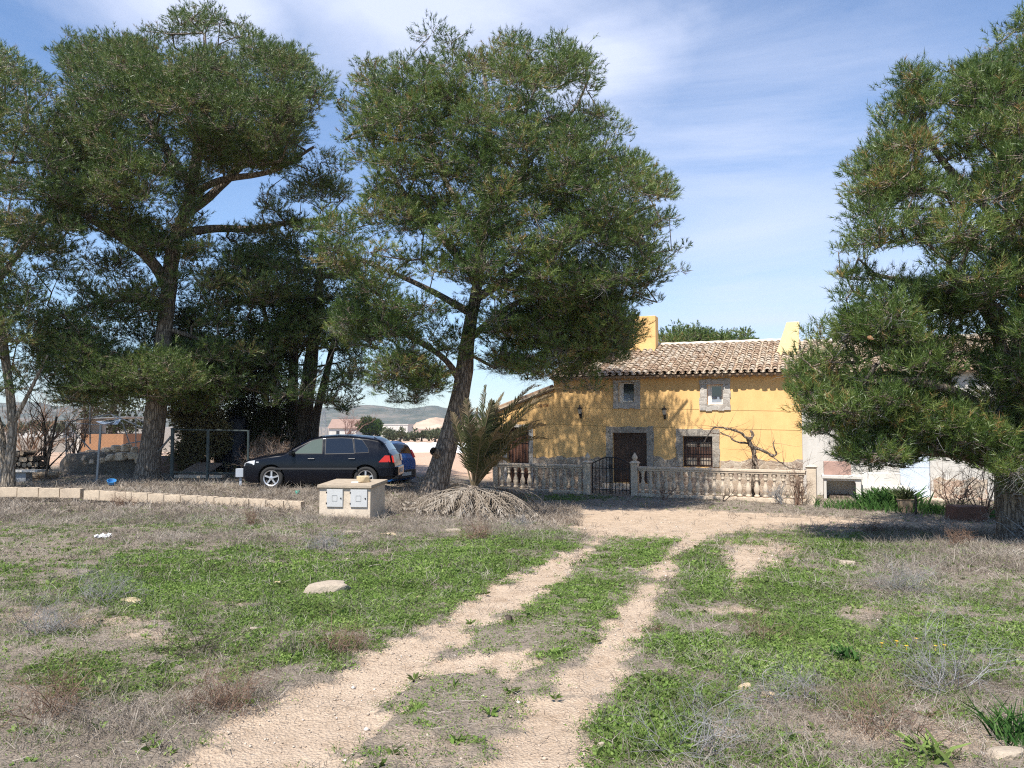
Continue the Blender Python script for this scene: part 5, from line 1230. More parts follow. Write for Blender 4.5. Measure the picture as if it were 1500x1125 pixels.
def live(tx, ty, dY, droop, sv, tw, L=None):
    """frond aimed so that its tip lands near a picture point"""
    tgt = W(tx, ty, 17.4+dY)-Vector((pc.x, 17.4, pgz)); b0 = Vector((random.uniform(-.05,.05), random.uniform(-.05,.05), ph)); d = tgt-b0; Ln = d.length*(1+droop*.30); d = d.normalized()+Vector((0, 0, droop*.62))
    frond(b0, d, Ln, droop, 84, M['palmgreen'], .022, True, sv, .34, PALM, 'frond', tw)
for a in [(712,568,.2,.05,-.05,.2),(684,590,-.5,.1,.1,-.3),(672,600,-.2,.15,.25,.3),(700,600,.6,.05,.1,1.),(663,612,.5,.2,.2,0),(735,590,.8,.35,.05,.4),(770,592,-.3,.7,.12,.2),(790,606,.2,.8,.25,-.2),(784,618,.6,.85,.3,.3),(758,640,-.8,1.1,.15,.1),(745,655,-.2,1.2,.2,-.4),(728,625,-.7,.6,-.1,.2),(720,600,-.9,.3,.0,.8),(690,630,-1.1,.2,.05,.2),(752,610,.9,.7,.2,.5),(706,640,-1.2,.4,.1,-.5),(735,690,-.6,1.3,.35,.3)]:
    live(*a)
for i in range(12): live(random.uniform(722,800), random.uniform(592,668), random.uniform(-.9,.9), random.uniform(.5,1.2), random.uniform(.1,.4), random.uniform(-.6,.6))
for i in range(84):
    th = 2*PI*i/84+random.uniform(-.08,.08); el = random.uniform(-.30,.10); L = random.uniform(1.0, 1.75)*(1.0+.15*abs(math.cos(th)))
    d = Vector((math.cos(th)*math.cos(el), math.sin(th)*math.cos(el)*.9, math.sin(el)))
    p0 = Vector((math.cos(th)*.12, math.sin(th)*.12, ph*random.uniform(.7, 1.)))
    o = frond(p0, d, L, random.uniform(1.0, 1.5), 26, M['palmdry'], .014, False, random.uniform(-.2,.3), .20, PALM, 'dead_frond', random.uniform(-.5,.5))
    # rest the dead fronds on the ground
    co_ = np.zeros(len(o.data.vertices)*3); o.data.vertices.foreach_get('co', co_); co_ = co_.reshape(-1, 3)
    wx_, wy_ = co_[:, 0]+pc.x, co_[:, 1]+17.4; gl_ = gz(wx_, wy_)-pgz+.015+.12*R.uniform(0, 1, len(co_))*(R.uniform() < .6); co_[:, 2] = np.maximum(co_[:, 2], gl_); o.data.vertices.foreach_set('co', co_.ravel()); o.data.update()

# ------------------------------------------------------------------ bare shrubs and trees
def bare(name, label, cat, base, stems, L0, r0, mat, depth=4, spread=.6, kids=3, seed=1, group=None, curl=.25, up=.25, shrink=.68, kinds='trunk', dirs=None, ksides=4):
    rs = np.random.RandomState(seed); S0, S1, q0, q1, a_ = [], [], [], [], []
    def go(p, d, L, r, dep, av):
        n = 4; pts = [p]
        for i in range(n):
            d = d+rs.normal(size=3)*curl*.5+np.array([0, 0, up*.12]); d = d/np.linalg.norm(d); p2 = p+d*L/n; ra = r*(1-.45*i/n); rb = r*(1-.45*(i+1)/n)
            S0.append(p); S1.append(p2); q0.append(ra); q1.append(rb); a_.append(av); p = p2; pts.append(p)
        if dep <= 0: return
        for k in range(kids):
            q = pts[rs.randint(1, n+1)] if k else pts[-1]; dd_ = d+rs.normal(size=3)*spread; dd_[2] += up*.5; dd_ /= np.linalg.norm(dd_)
            go(q, dd_, L*shrink*rs.uniform(.7, 1.2), r*.55, dep-1, np.clip(av+rs.normal(0, .12), 0, 1))
    for i in range(stems):
        d = np.array(dirs[i]) if dirs else rs.normal(size=3)*np.array([spread, spread, .2])+np.array([0, 0, 1.]); d = d/np.linalg.norm(d)
        go(rs.normal(size=3)*np.array([.06, .06, 0])*(stems > 1), d, L0*rs.uniform(.7, 1.2), r0, depth, rs.uniform(.2, .8))
    V, F = tubes_np(S0, S1, q0, q1, ksides); o = link(name, npmesh(name, V, F, {'rnd': np.repeat(a_, 2*ksides)}), mat); o.location = base
    return tag(o, label, cat, group)
def gpt(px, Y): p = W(px, 650, Y); return Vector((p.x, Y, gzf(p.x, Y)))
# gnarled vine in front of the house
g_ = gpt(1107, 23.6); root = empty('bare_vine', g_, 0, 'gnarled leafless grapevine spreading twisted arms across the yellow wall', 'vine'); VM = MB(); Lp = lambda L: [W(a, b, c)-g_ for a, b, c in L]
tw = []
for L, ra, rb in (([(1105,745,23.6),(1103,700,23.6),(1106,672,23.7),(1101,655,23.6),(1095,642,23.5)], .10, .10), ([(1112,742,23.6),(1110,690,23.5),(1104,670,23.6),(1108,655,23.6)], .06, .06),
   ([(1097,645,23.5),(1085,634,23.4),(1070,629,23.3),(1055,626,23.3),(1045,628,23.2),(1036,640,23.2),(1030,650,23.1)], .07, .018), ([(1095,650,23.6),(1080,648,23.6),(1066,638,23.7),(1052,634,23.8),(1042,636,23.8)], .045, .015),
   ([(1104,655,23.6),(1118,660,23.6),(1130,667,23.5),(1138,665,23.5),(1133,655,23.4),(1134,645,23.4)], .075, .02), ([(1128,666,23.5),(1142,676,23.4),(1156,685,23.4),(1172,688,23.3),(1182,690,23.3)], .035, .012),
   ([(1098,645,23.5),(1103,637,23.6),(1100,630,23.6)], .08, .05)):
    p = catmull([(*v, 0) for v in Lp(L)], .08); n = len(p); pts = [Vector(q[:3])+Vector((random.uniform(-.02,.02),random.uniform(-.02,.02),random.uniform(-.02,.02))) for q in p]
    VM.tube(pts, [.66*(ra+(rb-ra)*i/n)*random.uniform(.75,1.25) for i in range(n)], 8); tw += [q for q in pts[n//3:]]
VM.build('trunk', M['bark'], root, True)
S0, S1, q0, q1 = [], [], [], []
for i in range(120):
    p = tw[random.randrange(len(tw))]; d = np.array([random.gauss(.0,.8), random.gauss(0,.5), random.gauss(.35,.6)]); d /= np.linalg.norm(d); p = np.array(p); L = random.uniform(.25,1.0)
    for k in range(4): p2 = p+d*L/4; S0.append(p); S1.append(p2); q0.append(.007*(1-.2*k)); q1.append(.007*(1-.2*(k+1))); p = p2; d = d+np.array([random.gauss(0,.15), random.gauss(0,.15), random.gauss(.02,.15)]); d /= np.linalg.norm(d)
V, F = tubes_np(S0, S1, q0, q1, 3); link('twig_growth', npmesh('twig_growth', V, F, {'rnd': R.uniform(0, 1, len(V))}), M['browntwig'], root)
for px, Y, L, sd_, mt, lb, dep, st in ((1166, 21.9, .42, 5, 'browntwig', 'tangled leafless shrub in front of the white end of the balustrade', 4, 9), (1143, 22.2, .35, 6, 'greytwig', 'low grey leafless shrub against the right balusters', 3, 8),
    (1058, 22.9, .30, 7, 'barkdark', 'small dark bare sapling in front of the middle balusters', 3, 2), (974, 23.4, .28, 8, 'browntwig', 'short dark bare shrub just right of the tall gate post', 3, 4), (1440, 17.5, .85, 9, 'browntwig', 'large leafless shrub beside the thick right trunk', 4, 10),
    (1395, 19.0, .60, 10, 'browntwig', 'leafless shrub against the white annex beside the door', 4, 8), (1505, 12.6, .35, 19, 'greytwig', 'grey dead sapling at the foot of the thick right trunk', 4, 6)):
    bare('bare_shrub', lb, 'shrub', gpt(px, Y), st, L, .016, M[mt], dep, .55, 3, sd_, up=.2)
for px, Y, L, sd_, lb in ((20, 22.8, 1.0, 21, 'leafless grey tree leaning over the firewood at the far edge'), (75, 23.2, 1.15, 22, 'thin dark sapling between the firewood and the collapsed frame'), (105, 26, .9, 23, 'low leafless scrub bush left of the stone heap'), (45, 30, 1.3, 24, 'wide leafless scrub tree beyond the firewood'),):
    bare('bare_tree', lb, 'tree', gpt(px, Y), 3 if sd_ != 24 else 6, L, .045, M['browntwig'] if sd_ != 22 else M['barkdark'], 5 if sd_ != 22 else 3, .45, 3, sd_, up=.35)
bare('dead_bush', 'tall dead brown bush between the dark stems and the fence frame', 'bush', gpt(392, 23.4), 22, .62, .016, leafmat('pale_brown_stems', (.25,.16,.11), (.42,.30,.22), (.6,.48,.38), 0), 4, .7, 4, 31, up=.45)
# twiggy dry bushes in the field
for i, (px, py, L, mt, st, lb, dep) in enumerate([
  (1325, 868, .22, 'greytwig', 26, 'wide pale grey thorny bush at the right of the field', 3), (478, 806, .17, 'greytwig', 22, 'round grey bush just in front of the meter box', 3), (1385, 1010, .30, 'greytwig', 22, 'sprawling heap of grey fallen branches at the right', 3),
  (1160, 1030, .20, 'greytwig', 14, 'small tangle of grey twigs left of the fallen branches', 3), (1020, 1105, .26, 'greytwig', 16, 'grey stemmed bush at the bottom of the picture right of the tracks', 3), (700, 790, .20, 'browntwig', 22, 'brown twiggy bush in front of the palm skirt', 3),
  (370, 770, .16, 'browntwig', 16, 'brown twiggy bush below the block wall', 3), (150, 880, .22, 'greytwig', 20, 'grey matted bush by the bare patch at the left', 3), (290, 955, .26, 'barkdark', 9, 'thin dark stemmed weed standing in the left field', 3),
  (60, 930, .20, 'greytwig', 22, 'matted dry bush at the far left of the field', 3), (330, 1040, .17, 'browntwig', 26, 'brown dry bush on the verge left of the wheel track', 3), (500, 955, .15, 'browntwig', 22, 'low brown bush along the left wheel track', 3),
  (1110, 935, .16, 'browntwig', 8, 'small dark dry stalks in the right weeds', 3), (80, 1050, .2, 'browntwig', 24, 'brown dry bush in the lower left corner', 3), (1290, 1075, .2, 'browntwig', 20, 'dark brown dry bush in the bare soil at lower right', 3),
  (1280, 780, .17, 'browntwig', 12, 'rusty dry stalks on the verge of the road at the right', 3), (1400, 800, .2, 'browntwig', 16, 'rusty dry bush in front of the shaded bank', 3), (760, 772, .14, 'greytwig', 18, 'grey dry bush at the right end of the palm skirt', 3),
  (180, 742, .20, 'browntwig', 18, 'brown dry bush covering the gap of the block wall', 3), (960, 930, .09, 'browntwig', 8, 'tiny dry tuft on the crown between the tracks', 2)]):
    g_ = G(px, py); bare('dry_bush', lb, 'bush', g_+Vector((0, 0, -.02)), st, L, .0035 if g_.y < 9 else .006, M[mt], dep, 1.0, 3, 50+i, up=.05, curl=.4, shrink=.75, ksides=3)
# leafy clumps: iris row, green shrub, rosettes
def clump(name, label, cat, base, n, L, wd_, mat, spread=.5, group=None, sx=.1, sy=.1, kind=None):
    P = np.stack([R.normal(0, sx, n), R.normal(0, sy, n), np.zeros(n)], 1); D = randdir(n)*spread; D[:, 2] = np.abs(D[:, 2])*.4+1; D = norm(D)
    V, F, A = blades(P, D, L*R.uniform(.6, 1.2, n), np.full(n, wd_), R.uniform(0, 1, n), .35); o = link(name, npmesh(name, V, F, {'rnd': A}), mat); o.location = base; return tag(o, label, cat, group, kind)
row = []
n = 0; Pb = []
for i in range(2300):
    px = R.uniform(1192, 1455); t_ = (px-1192)/263; Y = 21.2-3.0*t_+R.normal(0, .28); p = gpt(px, Y)
    if R.uniform() < .15+.85*vn(px*.045, 2, 9): Pb.append(p[:])
Pb = np.array(Pb); n = len(Pb); D = randdir(n)*.45; D[:, 2] = np.abs(D[:, 2])*.4+1; D = norm(D)
V, F, A = blades(Pb, D, R.uniform(.14, .38, n), np.full(n, .012), R.uniform(0, 1, n), .4)
tag(link('iris_leaves', npmesh('iris_leaves', V, F, {'rnd': A}), M['iris']), 'row of green bladed iris leaves along the road by the annex', 'iris bed', kind='stuff')
g_ = gpt(1300, 20.6); clump('leafy_shrub', 'dark green leafy shrub between the bench and the pale blue door', 'shrub', g_, 900, .55, .03, M['iris'], .9, sx=.28, sy=.2)
g_ = gpt(1324, 19.6); clump('spiky_plant', 'dark spiky plant in a pot before the pale blue door', 'plant', g_+Vector((0,0,.25)), 120, .5, .015, M['cypress'], .9, sx=.05, sy=.05)
m = MB(); m.lathe([(.15,-.05),(.20,.30),(.22,.32),(.18,.32)], (0,0,0), 14); o = m.build('plant_pot', dirty('clay_pot', (.30,.22,.15), .2, 8, .9)); o.location = g_; tag(o, 'brown clay pot holding the spiky plant', 'pot')
g_ = gpt(1413, 17.6); m = MB(); m.box(-.35, .35, -.25, .25, -.05, .33); o = m.build('planter_box', dirty('rust_planter', (.16,.075,.05), .3, 8, .9), bevel=.02); o.location = g_; tag(o, 'dark rusty planter box under the large leafless shrub', 'planter')
g_ = gpt(1339, 19.0); m = MB(); m.lathe([(.03,-.1),(.03,.45)], (0,0,0), 8); o = m.build('stake', M['barkdark']); o.location = g_; tag(o, 'short dark stake standing in the iris bed', 'stake')
g_ = G(1362, 1105); clump('rosette_weed', 'bright green broad leaved rosette in the bare soil at lower right', 'weed', g_, 60, .13, .012, M['weed'], 2.2, sx=.05, sy=.05)
g_ = G(1490, 1085); clump('bladed_plant', 'clump of upright green blades at the lower right edge', 'plant', g_, 90, .22, .006, M['iris'], .8, sx=.06, sy=.06)
g_ = G(1235, 965); clump('broad_weed', 'darker broad leaved weed left of the yellow flowers', 'weed', g_, 120, .10, .014, M['iris'], 2.0, sx=.04, sy=.04)
fm = dirty('yellow_petal', (.85,.50,.02), .1, 20, .7)
for i, (px, py) in enumerate([(1292,951),(1314,948),(1328,955),(1342,944),(1370,955),(1384,954)]):
    g_ = G(px, py+3); m = MB(); 
    for k in range(8): a = 2*PI*k/8; m.add([(0,0,.06),(.009*math.cos(a-.35),.009*math.sin(a-.35),.064),(.02*math.cos(a),.02*math.sin(a),.062),(.009*math.cos(a+.35),.009*math.sin(a+.35),.064)], [(0,1,2,3)])
    m.tube([(0,0,-.01),(0,0,.06)], .0015, 4); o = m.build('yellow_flower', fm); o.location = g_; tag(o, 'small yellow wildflower in the green weeds at the right', 'flower', 'yellow wildflowers')

# ------------------------------------------------------------------ yard at the left: fences, frame, firewood, stones
gal = dirty('galvanised_steel', (.30,.31,.32), .2, 8, .45, .5, .1); dkm = dirty('dark_green_steel', (.03,.045,.045), .3, 8, .6)
def mesh_panel(mb, a, b, h, step=.10, t_=.0011):
    a = Vector(a); b = Vector(b); d = b-a; L = math.hypot(d.x, d.y); u = d/L
    n = int(L/step)+int(h/step)
    for i in range(-int(h/step), int(L/step)+1):
        for s_ in (1, -1):
            x0 = i*step; x1 = x0+h; z0, z1 = (0, h) if s_ > 0 else (h, 0)
            ca, cb_ = max(x0, 0), min(x1, L)
            if cb_-ca < .02: continue
            za = z0+(z1-z0)*(ca-x0)/h; zb_ = z0+(z1-z0)*(cb_-x0)/h
            p = a+u*ca+Vector((0,0,za)); q = a+u*cb_+Vector((0,0,zb_)); w_ = Vector((0,0,t_)); mb.add([p-w_, q-w_, q+w_, p+w_], [(0,1,2,3)])
def fence_post(px, top, Y, r, mat, label, lean=0): 
    g_ = gpt(px, Y); t_ = W(px+lean, top, Y)-g_; m = MB(); m.tube([(0,0,-.15), t_], r, 8); o = m.build('fence_post', mat); o.location = g_; return tag(o, label, 'post')
F1 = gpt(143, 21.3); F2 = gpt(-40, 21.6); WF = empty('wire_fence', F1, 0, 'sagging chain link fence in front of the firewood and the stone heap', 'fence')
m = MB(); t_ = W(148, 622, 21.3)-F1; m.tube([(0,0,-.1), t_], .035, 8); m.build('post', gal, WF)
g2 = gpt(66, 21.4)-F1; t2 = W(83, 610, 21.4)-F1; m = MB(); m.tube([g2-Vector((0,0,.1)), t2], .03, 8); m.build('post', M['barkdark'], WF)
m = MB(); mesh_panel(m, (0,0,.02), F2-F1+Vector((0,0,.02)), 1.5); e2 = gpt(250, 21.5)-F1; mesh_panel(m, (0,0,.02), e2+Vector((0,0,.02)), 1.5); m.build('chain_link_mesh', dirty('rusty_wire', (.13,.12,.11), .2, 8, .7), WF)
# dark frame
g0 = gpt(253, 22); DF = empty('fence_frame', g0, 0, 'dark steel fence frame with a top rail beside the straight trunked pine', 'fence')
for px, rr_, top_ in ((253, .055, 627), (305, .045, 630), (364, .035, 630)):
    b_ = gpt(px, 22)-g0; m = MB(); m.tube([b_-Vector((0,0,.1)), W(px, top_, 22)-g0], rr_, 8); m.build('post', dkm, DF)
m = MB(); m.tube([W(253,629,22)-g0, W(364,631,22)-g0], .022, 6); m.build('top_rail', dkm, DF)
m = MB(); m.tube([W(253,692,22)-g0, W(364,694,22)-g0], .03, 6); m.build('bottom_rail', dkm, DF)
m = MB(); m.tube([W(230,664,22.4)-g0, W(250,640,22)-g0], .03, 6); m.build('brace', gal, DF)
# collapsed greenhouse frame
o0 = gpt(160, 27); CG = empty('greenhouse_frame', o0, 0, 'collapsed greenhouse frame of thin grey pipes with torn plastic', 'frame')
for L in ([(97,618,26),(163,607,27),(212,628,27)], [(97,618,26),(97,672,26)], [(97,620,26),(134,660,26)], [(124,628,26.4),(97,662,26)], [(163,607,27),(180,622,27),(190,650,27)], [(199,612,27),(199,655,27)], [(199,612,27),(240,640,27)], [(132,595,26),(132,650,26)], [(185,650,27),(210,646,27)], [(97,619,26),(150,623,26),(168,618,27)], [(200,613,27.2),(222,622,27.2)], [(124,625,26.4),(124,655,26.4)]):
    m = MB(); m.tube([W(*p)-o0 for p in L], .022, 6); m.build('pipe', gal, CG)
m = MB(); P_ = [W(*p)-o0 for p in ((140,617,27),(178,613,27),(172,622,26.6),(148,621,26.6),(160,616,27.2))]
m.add([P_[0], P_[4], P_[1], P_[2], P_[3]], [(0,1,4),(1,2,3),(1,3,4)]); m.add([p+Vector((0,0,-.02)) for p in P_], [(0,1,4)]); m.build('torn_plastic', dirty('pale_plastic', (.50,.56,.60), .15, 8, .4), CG)
# shed with orange brown front
g_ = gpt(148, 33); SH = empty('low_shed', g_, 0, 'low shed with a rusty orange front seen through the greenhouse frame', 'shed')
wv = FPX/33; m = MB(); m.box(-.85, .95, 0, 2, -.3, 1.15); m.build('wall', dirty('rusty_orange_board', (.36,.19,.10), .3, 6, .85), SH)
m = MB(); m.box(-1.05, -.86, -.05, 2, -.3, 1.75); m.build('pillar', M['white'], SH); m = MB(); m.add([(-1.2,-.3,1.76),(1.2,-.3,1.86),(1.2,2.2,1.86),(-1.2,2.2,1.76),(-1.2,-.3,1.8),(1.2,-.3,1.9),(1.2,2.2,1.9),(-1.2,2.2,1.8)], [(0,3,2,1),(4,5,6,7),(0,1,5,4),(1,2,6,5),(2,3,7,6),(3,0,4,7)]); m.build('roof', gal, SH)
# stone heap
lim2 = dirty('cut_pink_stone', (.82,.62,.44), .25, 5, .9, 0, .6, .02); k_ = 0
names = ['lower', 'upper']
for px, py, s_ in [(126,672,.30),(138,676,.28),(150,674,.26),(163,670,.34),(178,668,.38),(196,668,.34),(206,674,.30),(133,663,.26),(146,664,.26),(158,660,.30),(172,657,.34),(184,656,.36),(197,659,.30),(128,678,.22),(118,676,.2),(170,664,.25)]:
    k_ += 1; p = W(px, py, 24.8+(.35 if py < 665 else 0)); sh_ = R.uniform(.5, .8)
    o = stone('stone_block', p, s_*.62, s_*.5, s_*.42, lim2, 'rough cut pinkish building stone in the heap left of the straight trunk', 100+k_, 'stone', 'stones in the heap beside the pine')
m = MB(); 
heap = stone('soil_heap', gpt(165, 25.4)+Vector((0,0,.0)), 1.5, .8, .85, dirty('grey_soil', (.22,.18,.14), .3, 8, .95, 0, .8, .03), 'grey soil mound carrying the pinkish stones', 200, 'mound', rz=0)
heap2 = stone('soil_heap', gpt(262, 25.2), 1.3, .8, .65, dirty('red_soil', (.20,.12,.09), .3, 8, .95, 0, .8, .03), 'reddish soil mound behind the dark fence frame', 201, 'mound', rz=0)
# firewood
lg = dirty('cut_log', (.42,.32,.22), .3, 12, .9); lgd = M['barkdark']
k_ = 0
for j, (n_, y_) in enumerate(((7, 688), (7, 680), (6, 672), (4, 664))):
    for i in range(n_):
        px = 12+i*7.4+j*2.5+R.uniform(-1, 1); p = W(px, y_+R.uniform(-1, 1), 23.+R.uniform(-.1, .1)); rr_ = R.uniform(.065, .082); m = MB(); m.tube([(0,-.28,0),(0,.28,R.uniform(-.03,.03))], rr_, 10, False); m2 = MB(); m2.lathe([(rr_*.97, 0), (rr_*.97, .56)], (0,0,0), 10)
        r_ = empty('firewood_log', p, R.uniform(-.12, .12), 'cut firewood log with a pale end in the stack at the far left', 'log', 'logs in the firewood stack'); m.build('bark', lgd, r_); c_ = m2.build('cut_end', lg, r_); c_.rotation_euler = (-PI/2, 0, 0); c_.location = (0, -.284, 0)
for i in range(7):
    p = gpt(52+i*3.6, 23.-.2*(i % 3)); p.z += .08+.08*(i % 2); rr_ = .08; m = MB(); m.tube([(-.25,0,0),(.25,0,.02)], rr_, 9); o = m.build('loose_log', lg); o.location = p; o.rotation_euler = (0, 0, R.uniform(-.9, .9)); tag(o, 'loose log tumbled right of the firewood stack', 'log', 'loose logs beside the firewood stack')
p = W(4, 690, 21.9); SL = empty('slab_bench', p, 0, 'white marble slab lying on a block below the firewood', 'bench'); m = MB(); m.box(-1, 1.1, -.2, .25, -.02, .03); m.build('slab', M['white'], SL); m = MB(); m.box(-.1, .72, -.1, .2, -.42, -.022); m.build('support', dirty('grey_block', (.33,.34,.35), .2, 6, .9), SL)
# blue tub, tarp, timber, small items
g_ = gpt(165, 20.6); m = MB(); m.lathe([(.09,0),(.11,.09),(.12,.10),(.105,.10),(.08,.02)], (0,0,0), 18); o = m.build('plastic_tub', dirty('blue_plastic', (.05,.24,.52), .2, 8, .5)); o.location = g_+Vector((0,0,.05)); o.rotation_euler = (.35, .2, 0); tag(o, 'blue plastic tub in the dry grass by the wire fence post', 'tub')
g_ = gpt(437, 19.0); o = stone('green_bottle', g_+Vector((0,0,.05)), .09, .05, .05, dirty('green_plastic', (.05,.35,.25), .2, 8, .3), 'crushed green plastic bottle in the grass below the black car', 210, 'bottle')
g_ = gpt(338, 25.3); TP = stone('tarpaulin_cover', g_+Vector((0,0,.9)), .62, .5, 1.15, dirty('dark_navy_tarpaulin', (.012,.014,.025), .3, 4, .5, 0, .5, .03), 'tall dark tarpaulin covered bundle behind the fence frame', 220, 'tarpaulin', rz=0)
for i in range(9):
    g_ = gpt(272+i*4.2, 23.6); m = MB(); m.bar((0,-.4,.06),(.28,.3,.36), .09, .05); o = m.build('timber_offcut', dirty('old_timber', (.30,.22,.17), .3, 9, .9) if i == 0 else bpy.data.materials['old_timber']); o.location = g_; tag(o, 'grey brown timber offcut leaning in the row under the juniper', 'timber', 'timber offcuts behind the fence frame')
g_ = gpt(300, 22.9); m = MB(); m.box(-.9, .6, -.2, .1, .02, .10); o = m.build('pale_plank', M['cast']); o.location = g_; tag(o, 'long pale plank lying below the timber offcuts', 'plank')
g_ = gpt(353, 21.0); m = MB(); m.box(-.10, .14, -.1, .1, .25, .48); m.box(-.02, .05, -.03, .03, -.1, .25); o = m.build('grey_box', dirty('grey_box_paint', (.35,.38,.42), .1, 6, .5), bevel=.01); o.location = g_; tag(o, 'small grey box just in front of the black car nose', 'box')

# ------------------------------------------------------------------ the plain and the hills
def gfar(px, Y): p = W(px, 640, Y); return Vector((p.x, Y, gzf(p.x, Y)))
wp = dirty('white_plastic_sheet', (.74,.74,.74), .06, 1, .5, 0, 0)
for i, Y in enumerate((98, 106, 114, 122, 130, 138)):
    a = gfar(440, Y); b = gfar(720, Y); L = b.x-a.x; m = MB(); n = 60; vs = []; fs = []
    for k in range(n+1):
        x = L*k/n; hh = .42*(1+.12*math.sin(k*1.7+i))
        for j in range(5):
            th = PI*j/4; vs.append((x, math.cos(th)*.7+.1*math.sin(k*.6+i), hh*math.sin(th)-.02+gzf(a.x+x, Y)-a.z))
    for k in range(n):
        for j in range(4): fs.append((k*5+j, k*5+j+1, (k+1)*5+j+1, (k+1)*5+j))
    m.add(vs, fs); o = m.build('crop_tunnel', wp); o.location = a; tag(o, 'long white plastic covered crop row in the field beyond the cars', 'crop row', 'white covered crop rows')
rfm = dirty('far_roof_tiles', (.33,.22,.17), .2, 1, .9); dkw = dirty('dark_window', (.03,.03,.035), .1, 2, .4)
def farhouse(px0, px1, Y, h, dep, roofh, label, wins=(), name='farm_house', wallm=None, flat=False):
    a = gfar(px0, Y); b = gfar(px1, Y); w_ = b.x-a.x; r = empty(name, a, 0, label, 'building'); m = MB(); m.box(0, w_, 0, dep, -1, h); m.build('wall', wallm or M['white'], r)
    m = MB()
    if flat: m.box(-.2, w_+.2, -.2, dep+.2, h+.003, h+.25)
    else: m.add([(-.4,-.5,h+.003),(w_+.4,-.5,h+.003),(w_+.4,dep/2,h+roofh),(-.4,dep/2,h+roofh),(w_+.4,dep+.5,h+.003),(-.4,dep+.5,h+.003)], [(0,1,2,3),(3,2,4,5),(0,3,5),(1,4,2),(0,5,4,1)])
    m.build('roof', rfm if not flat else M['white'], r)
    for q in wins:
        m = MB(); m.box(w_*q-.45, w_*q+.45, -.03, .05, h*.35, h*.78); m.build('window', dkw, r)
    return r
farhouse(482, 521, 215, 3.2, 10, 2.6, 'small white farmhouse with two dark windows and a tiled roof far across the field', (.33, .78)); farhouse(556, 597, 250, 4.6, 14, 0, 'long white flat roofed warehouse far behind the orange tree', (), 'warehouse', None, True)
farhouse(608, 624, 270, 2.2, 6, 1.2, 'tiny white building below the tan hill', ()); farhouse(28, 92, 330, 3.2, 16, 0, 'long pale warehouse at the foot of the left hills', (), 'warehouse', None, True)
def roundtree(px0, px1, top, bot, Y, mat, label, n=60, name='orange_tree', group=None):
    g_ = gfar((px0+px1)/2, Y); cx = (px0+px1)/2; rx = (px1-px0)/2; poly = [(cx+rx*math.cos(a), (top+bot)/2+(bot-top)/2*math.sin(a)) for a in np.linspace(0, 2*PI, 14)[:-1]]
    s_ = Y/150; return pine(name, label, 'tree', [[(cx, bot+4, Y, .25*s_), (cx, (top+bot)/2, Y, .12*s_)]], [(poly, n, Y, rx*Y/FPX*.9, 2.)], mat, M['barkdark'], .45*s_, .09*s_, 9, 20, (.5*s_, .9*s_), flat=.9, wood=.03, group=group)
roundtree(527, 561, 614, 641, 185, M['farleaf'], 'rounded dark green orange tree beside the far white farmhouse', 90)
bare('bare_tree', 'reddish leafless tree standing before the far white farmhouse', 'tree', gfar(505, 180), 4, 2.9, .13, dirty('red_brown_branch', (.26,.14,.11), .2, 1, .9), 5, .42, 3, 88, up=.35, shrink=.72)
sp = random.Random(6)
for i in range(13):
    px = 566+i*10+sp.uniform(-3, 3); hgt = sp.uniform(7, 13); roundtree(px-7, px+8, 643-hgt, 645, 165+sp.uniform(-10, 25), M['olive'], 'grey green olive bush in the row behind the white crop rows', 12, 'olive_bush', 'olive bushes beyond the crop rows')
for i in range(9):
    px = 0+i*17+sp.uniform(-5, 5); roundtree(px-9, px+10, 620+sp.uniform(0, 6), 634, 150+sp.uniform(-30, 60), M['olive'] if i % 2 else M['cypress'], 'far scrubby bush in the row before the left hills', 12, 'far_bush', 'bushes before the left hills')
# pylon
g_ = gfar(474, 330); PY = MB(); hpy = 12.
for s1_, s2_ in ((-1,-1),(1,-1),(1,1),(-1,1)): PY.bar((s1_*1.6, s2_*1.6, 0), (s1_*.3, s2_*.3, hpy), .14)
for k in range(7):
    z0 = hpy*k/7; z1 = hpy*(k+1)/7; a0 = 1.6-1.3*k/7; a1 = 1.6-1.3*(k+1)/7
    for s_ in (-1, 1): PY.bar((-a0*s_, -a0, z0), (a1*s_, -a1, z1), .09); PY.bar((-a0*s_, a0, z0), (a1*s_, a1, z1), .09)
for z_ in (9, 11): PY.bar((-2.6, 0, z_), (2.6, 0, z_), .14)
o = PY.build('electricity_pylon', gal); o.location = g_; tag(o, 'lattice electricity pylon far behind the dark stems', 'pylon')
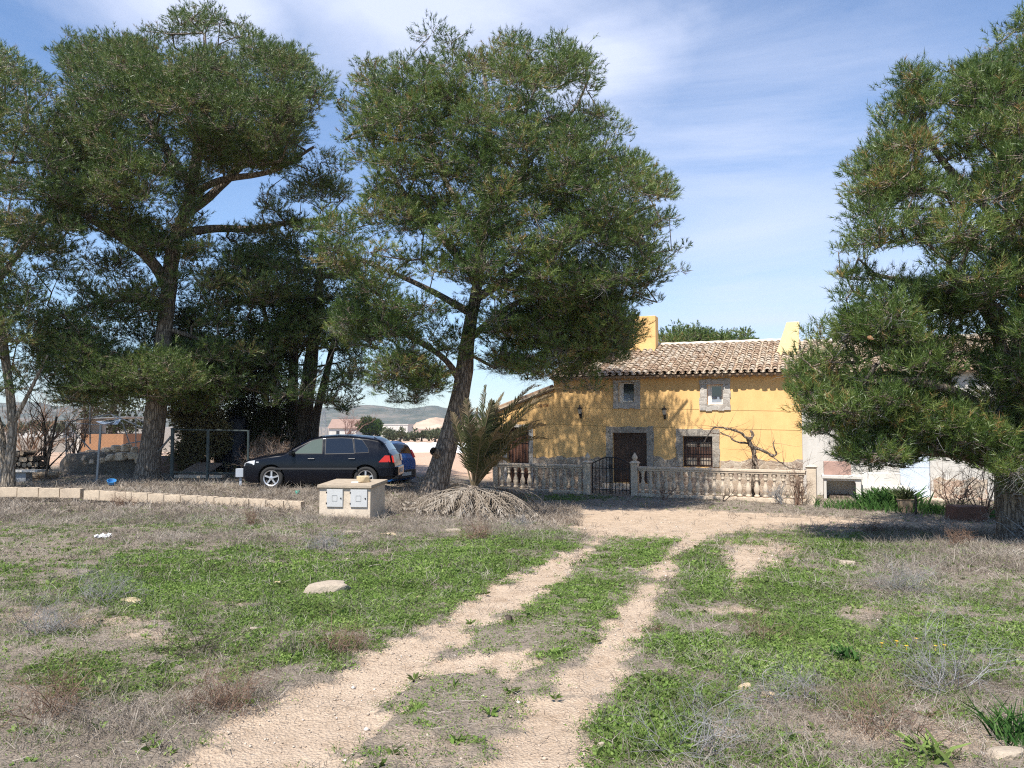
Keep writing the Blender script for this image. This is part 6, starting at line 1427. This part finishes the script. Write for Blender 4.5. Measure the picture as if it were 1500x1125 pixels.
# hills
def hills(name, px0, px1, Y0, Y1, prof, mat, label, seed):
    nx_, ny_ = 160, 40; xs2 = np.linspace((px0-750)/FPX, (px1-750)/FPX, nx_); ys2 = np.linspace(Y0, Y1, ny_); T_, YY = np.meshgrid(xs2, ys2); XX = T_*YY; PX = 750+FPX*T_
    ym = (Y0+Y1)/2; hh = (620-np.interp(PX, [p[0] for p in prof], [p[1] for p in prof]))*ym/FPX+2.3; f = np.sin(PI*(YY-Y0)/(Y1-Y0))**.9
    base = gz(XX, YY)-3; n_ = fbm(XX/(ym*.05), YY/(ym*.05), seed, 5)-.5; edge = np.clip(np.minimum(PX-px0, px1-PX)/25, 0, 1)
    ZZ = base+(hh-base)*f*edge+n_*ym*.018*f*edge; ii_ = np.arange(nx_*ny_).reshape(ny_, nx_); F = np.stack([ii_[:-1,:-1], ii_[:-1,1:], ii_[1:,1:], ii_[1:,:-1]], -1).reshape(-1, 4)
    tag(link(name, npmesh(name, np.stack([XX, YY, ZZ], -1).reshape(-1, 3), F), mat, smooth=True), label, 'hills', kind='structure')
def hillm(name, c0, c1, c2, sc_):
    t = NT(name); v = t.coord(); n = t.noise(v, sc_, 8, .68); return t.done(t.ramp(n, [(.36, c0), (.5, c1), (.62, c2)]), 1, spec=0)
hm = hillm('scrub_hill', (.06,.075,.06), (.10,.11,.085), (.19,.165,.13), .02)
hills('hills', 420, 1300, 1500, 2600, [(420,604),(470,600),(500,597),(545,595),(600,602),(640,600),(665,607),(700,610),(1300,612)], hm, 'scrubby blue green hills on the skyline', 5)
hills('left_hills', -500, 330, 1500, 2600, [(-500,590),(0,594),(40,592),(100,598),(150,602),(330,606)], hm, 'scrubby blue hills beyond the yard at the left', 8)
hills('tan_hill', 585, 740, 520, 760, [(585,626),(610,618),(640,613),(670,615),(740,618)], hillm('tan_soil', (.36,.26,.19), (.50,.37,.27), (.60,.46,.35), .03), 'bare tan ploughed hill below the skyline hills', 11)

# ------------------------------------------------------------------ air
m = MB(); m.box(-3600, 3600, -70, 3300, -9, 170); vt = NT('haze_air'); vt.t.nodes.remove(vt.b); pv = vt.n('ShaderNodeVolumePrincipled'); pv.inputs['Color'].default_value = (.86,.90,.97,1); pv.inputs['Density'].default_value = .00018; pv.inputs['Anisotropy'].default_value = .2
vt.l(pv.outputs[0], vt.out.inputs['Volume']); o = m.build('haze', vt.m); tag(o, 'thin pale air between the yard and the hills', 'haze', kind='stuff')
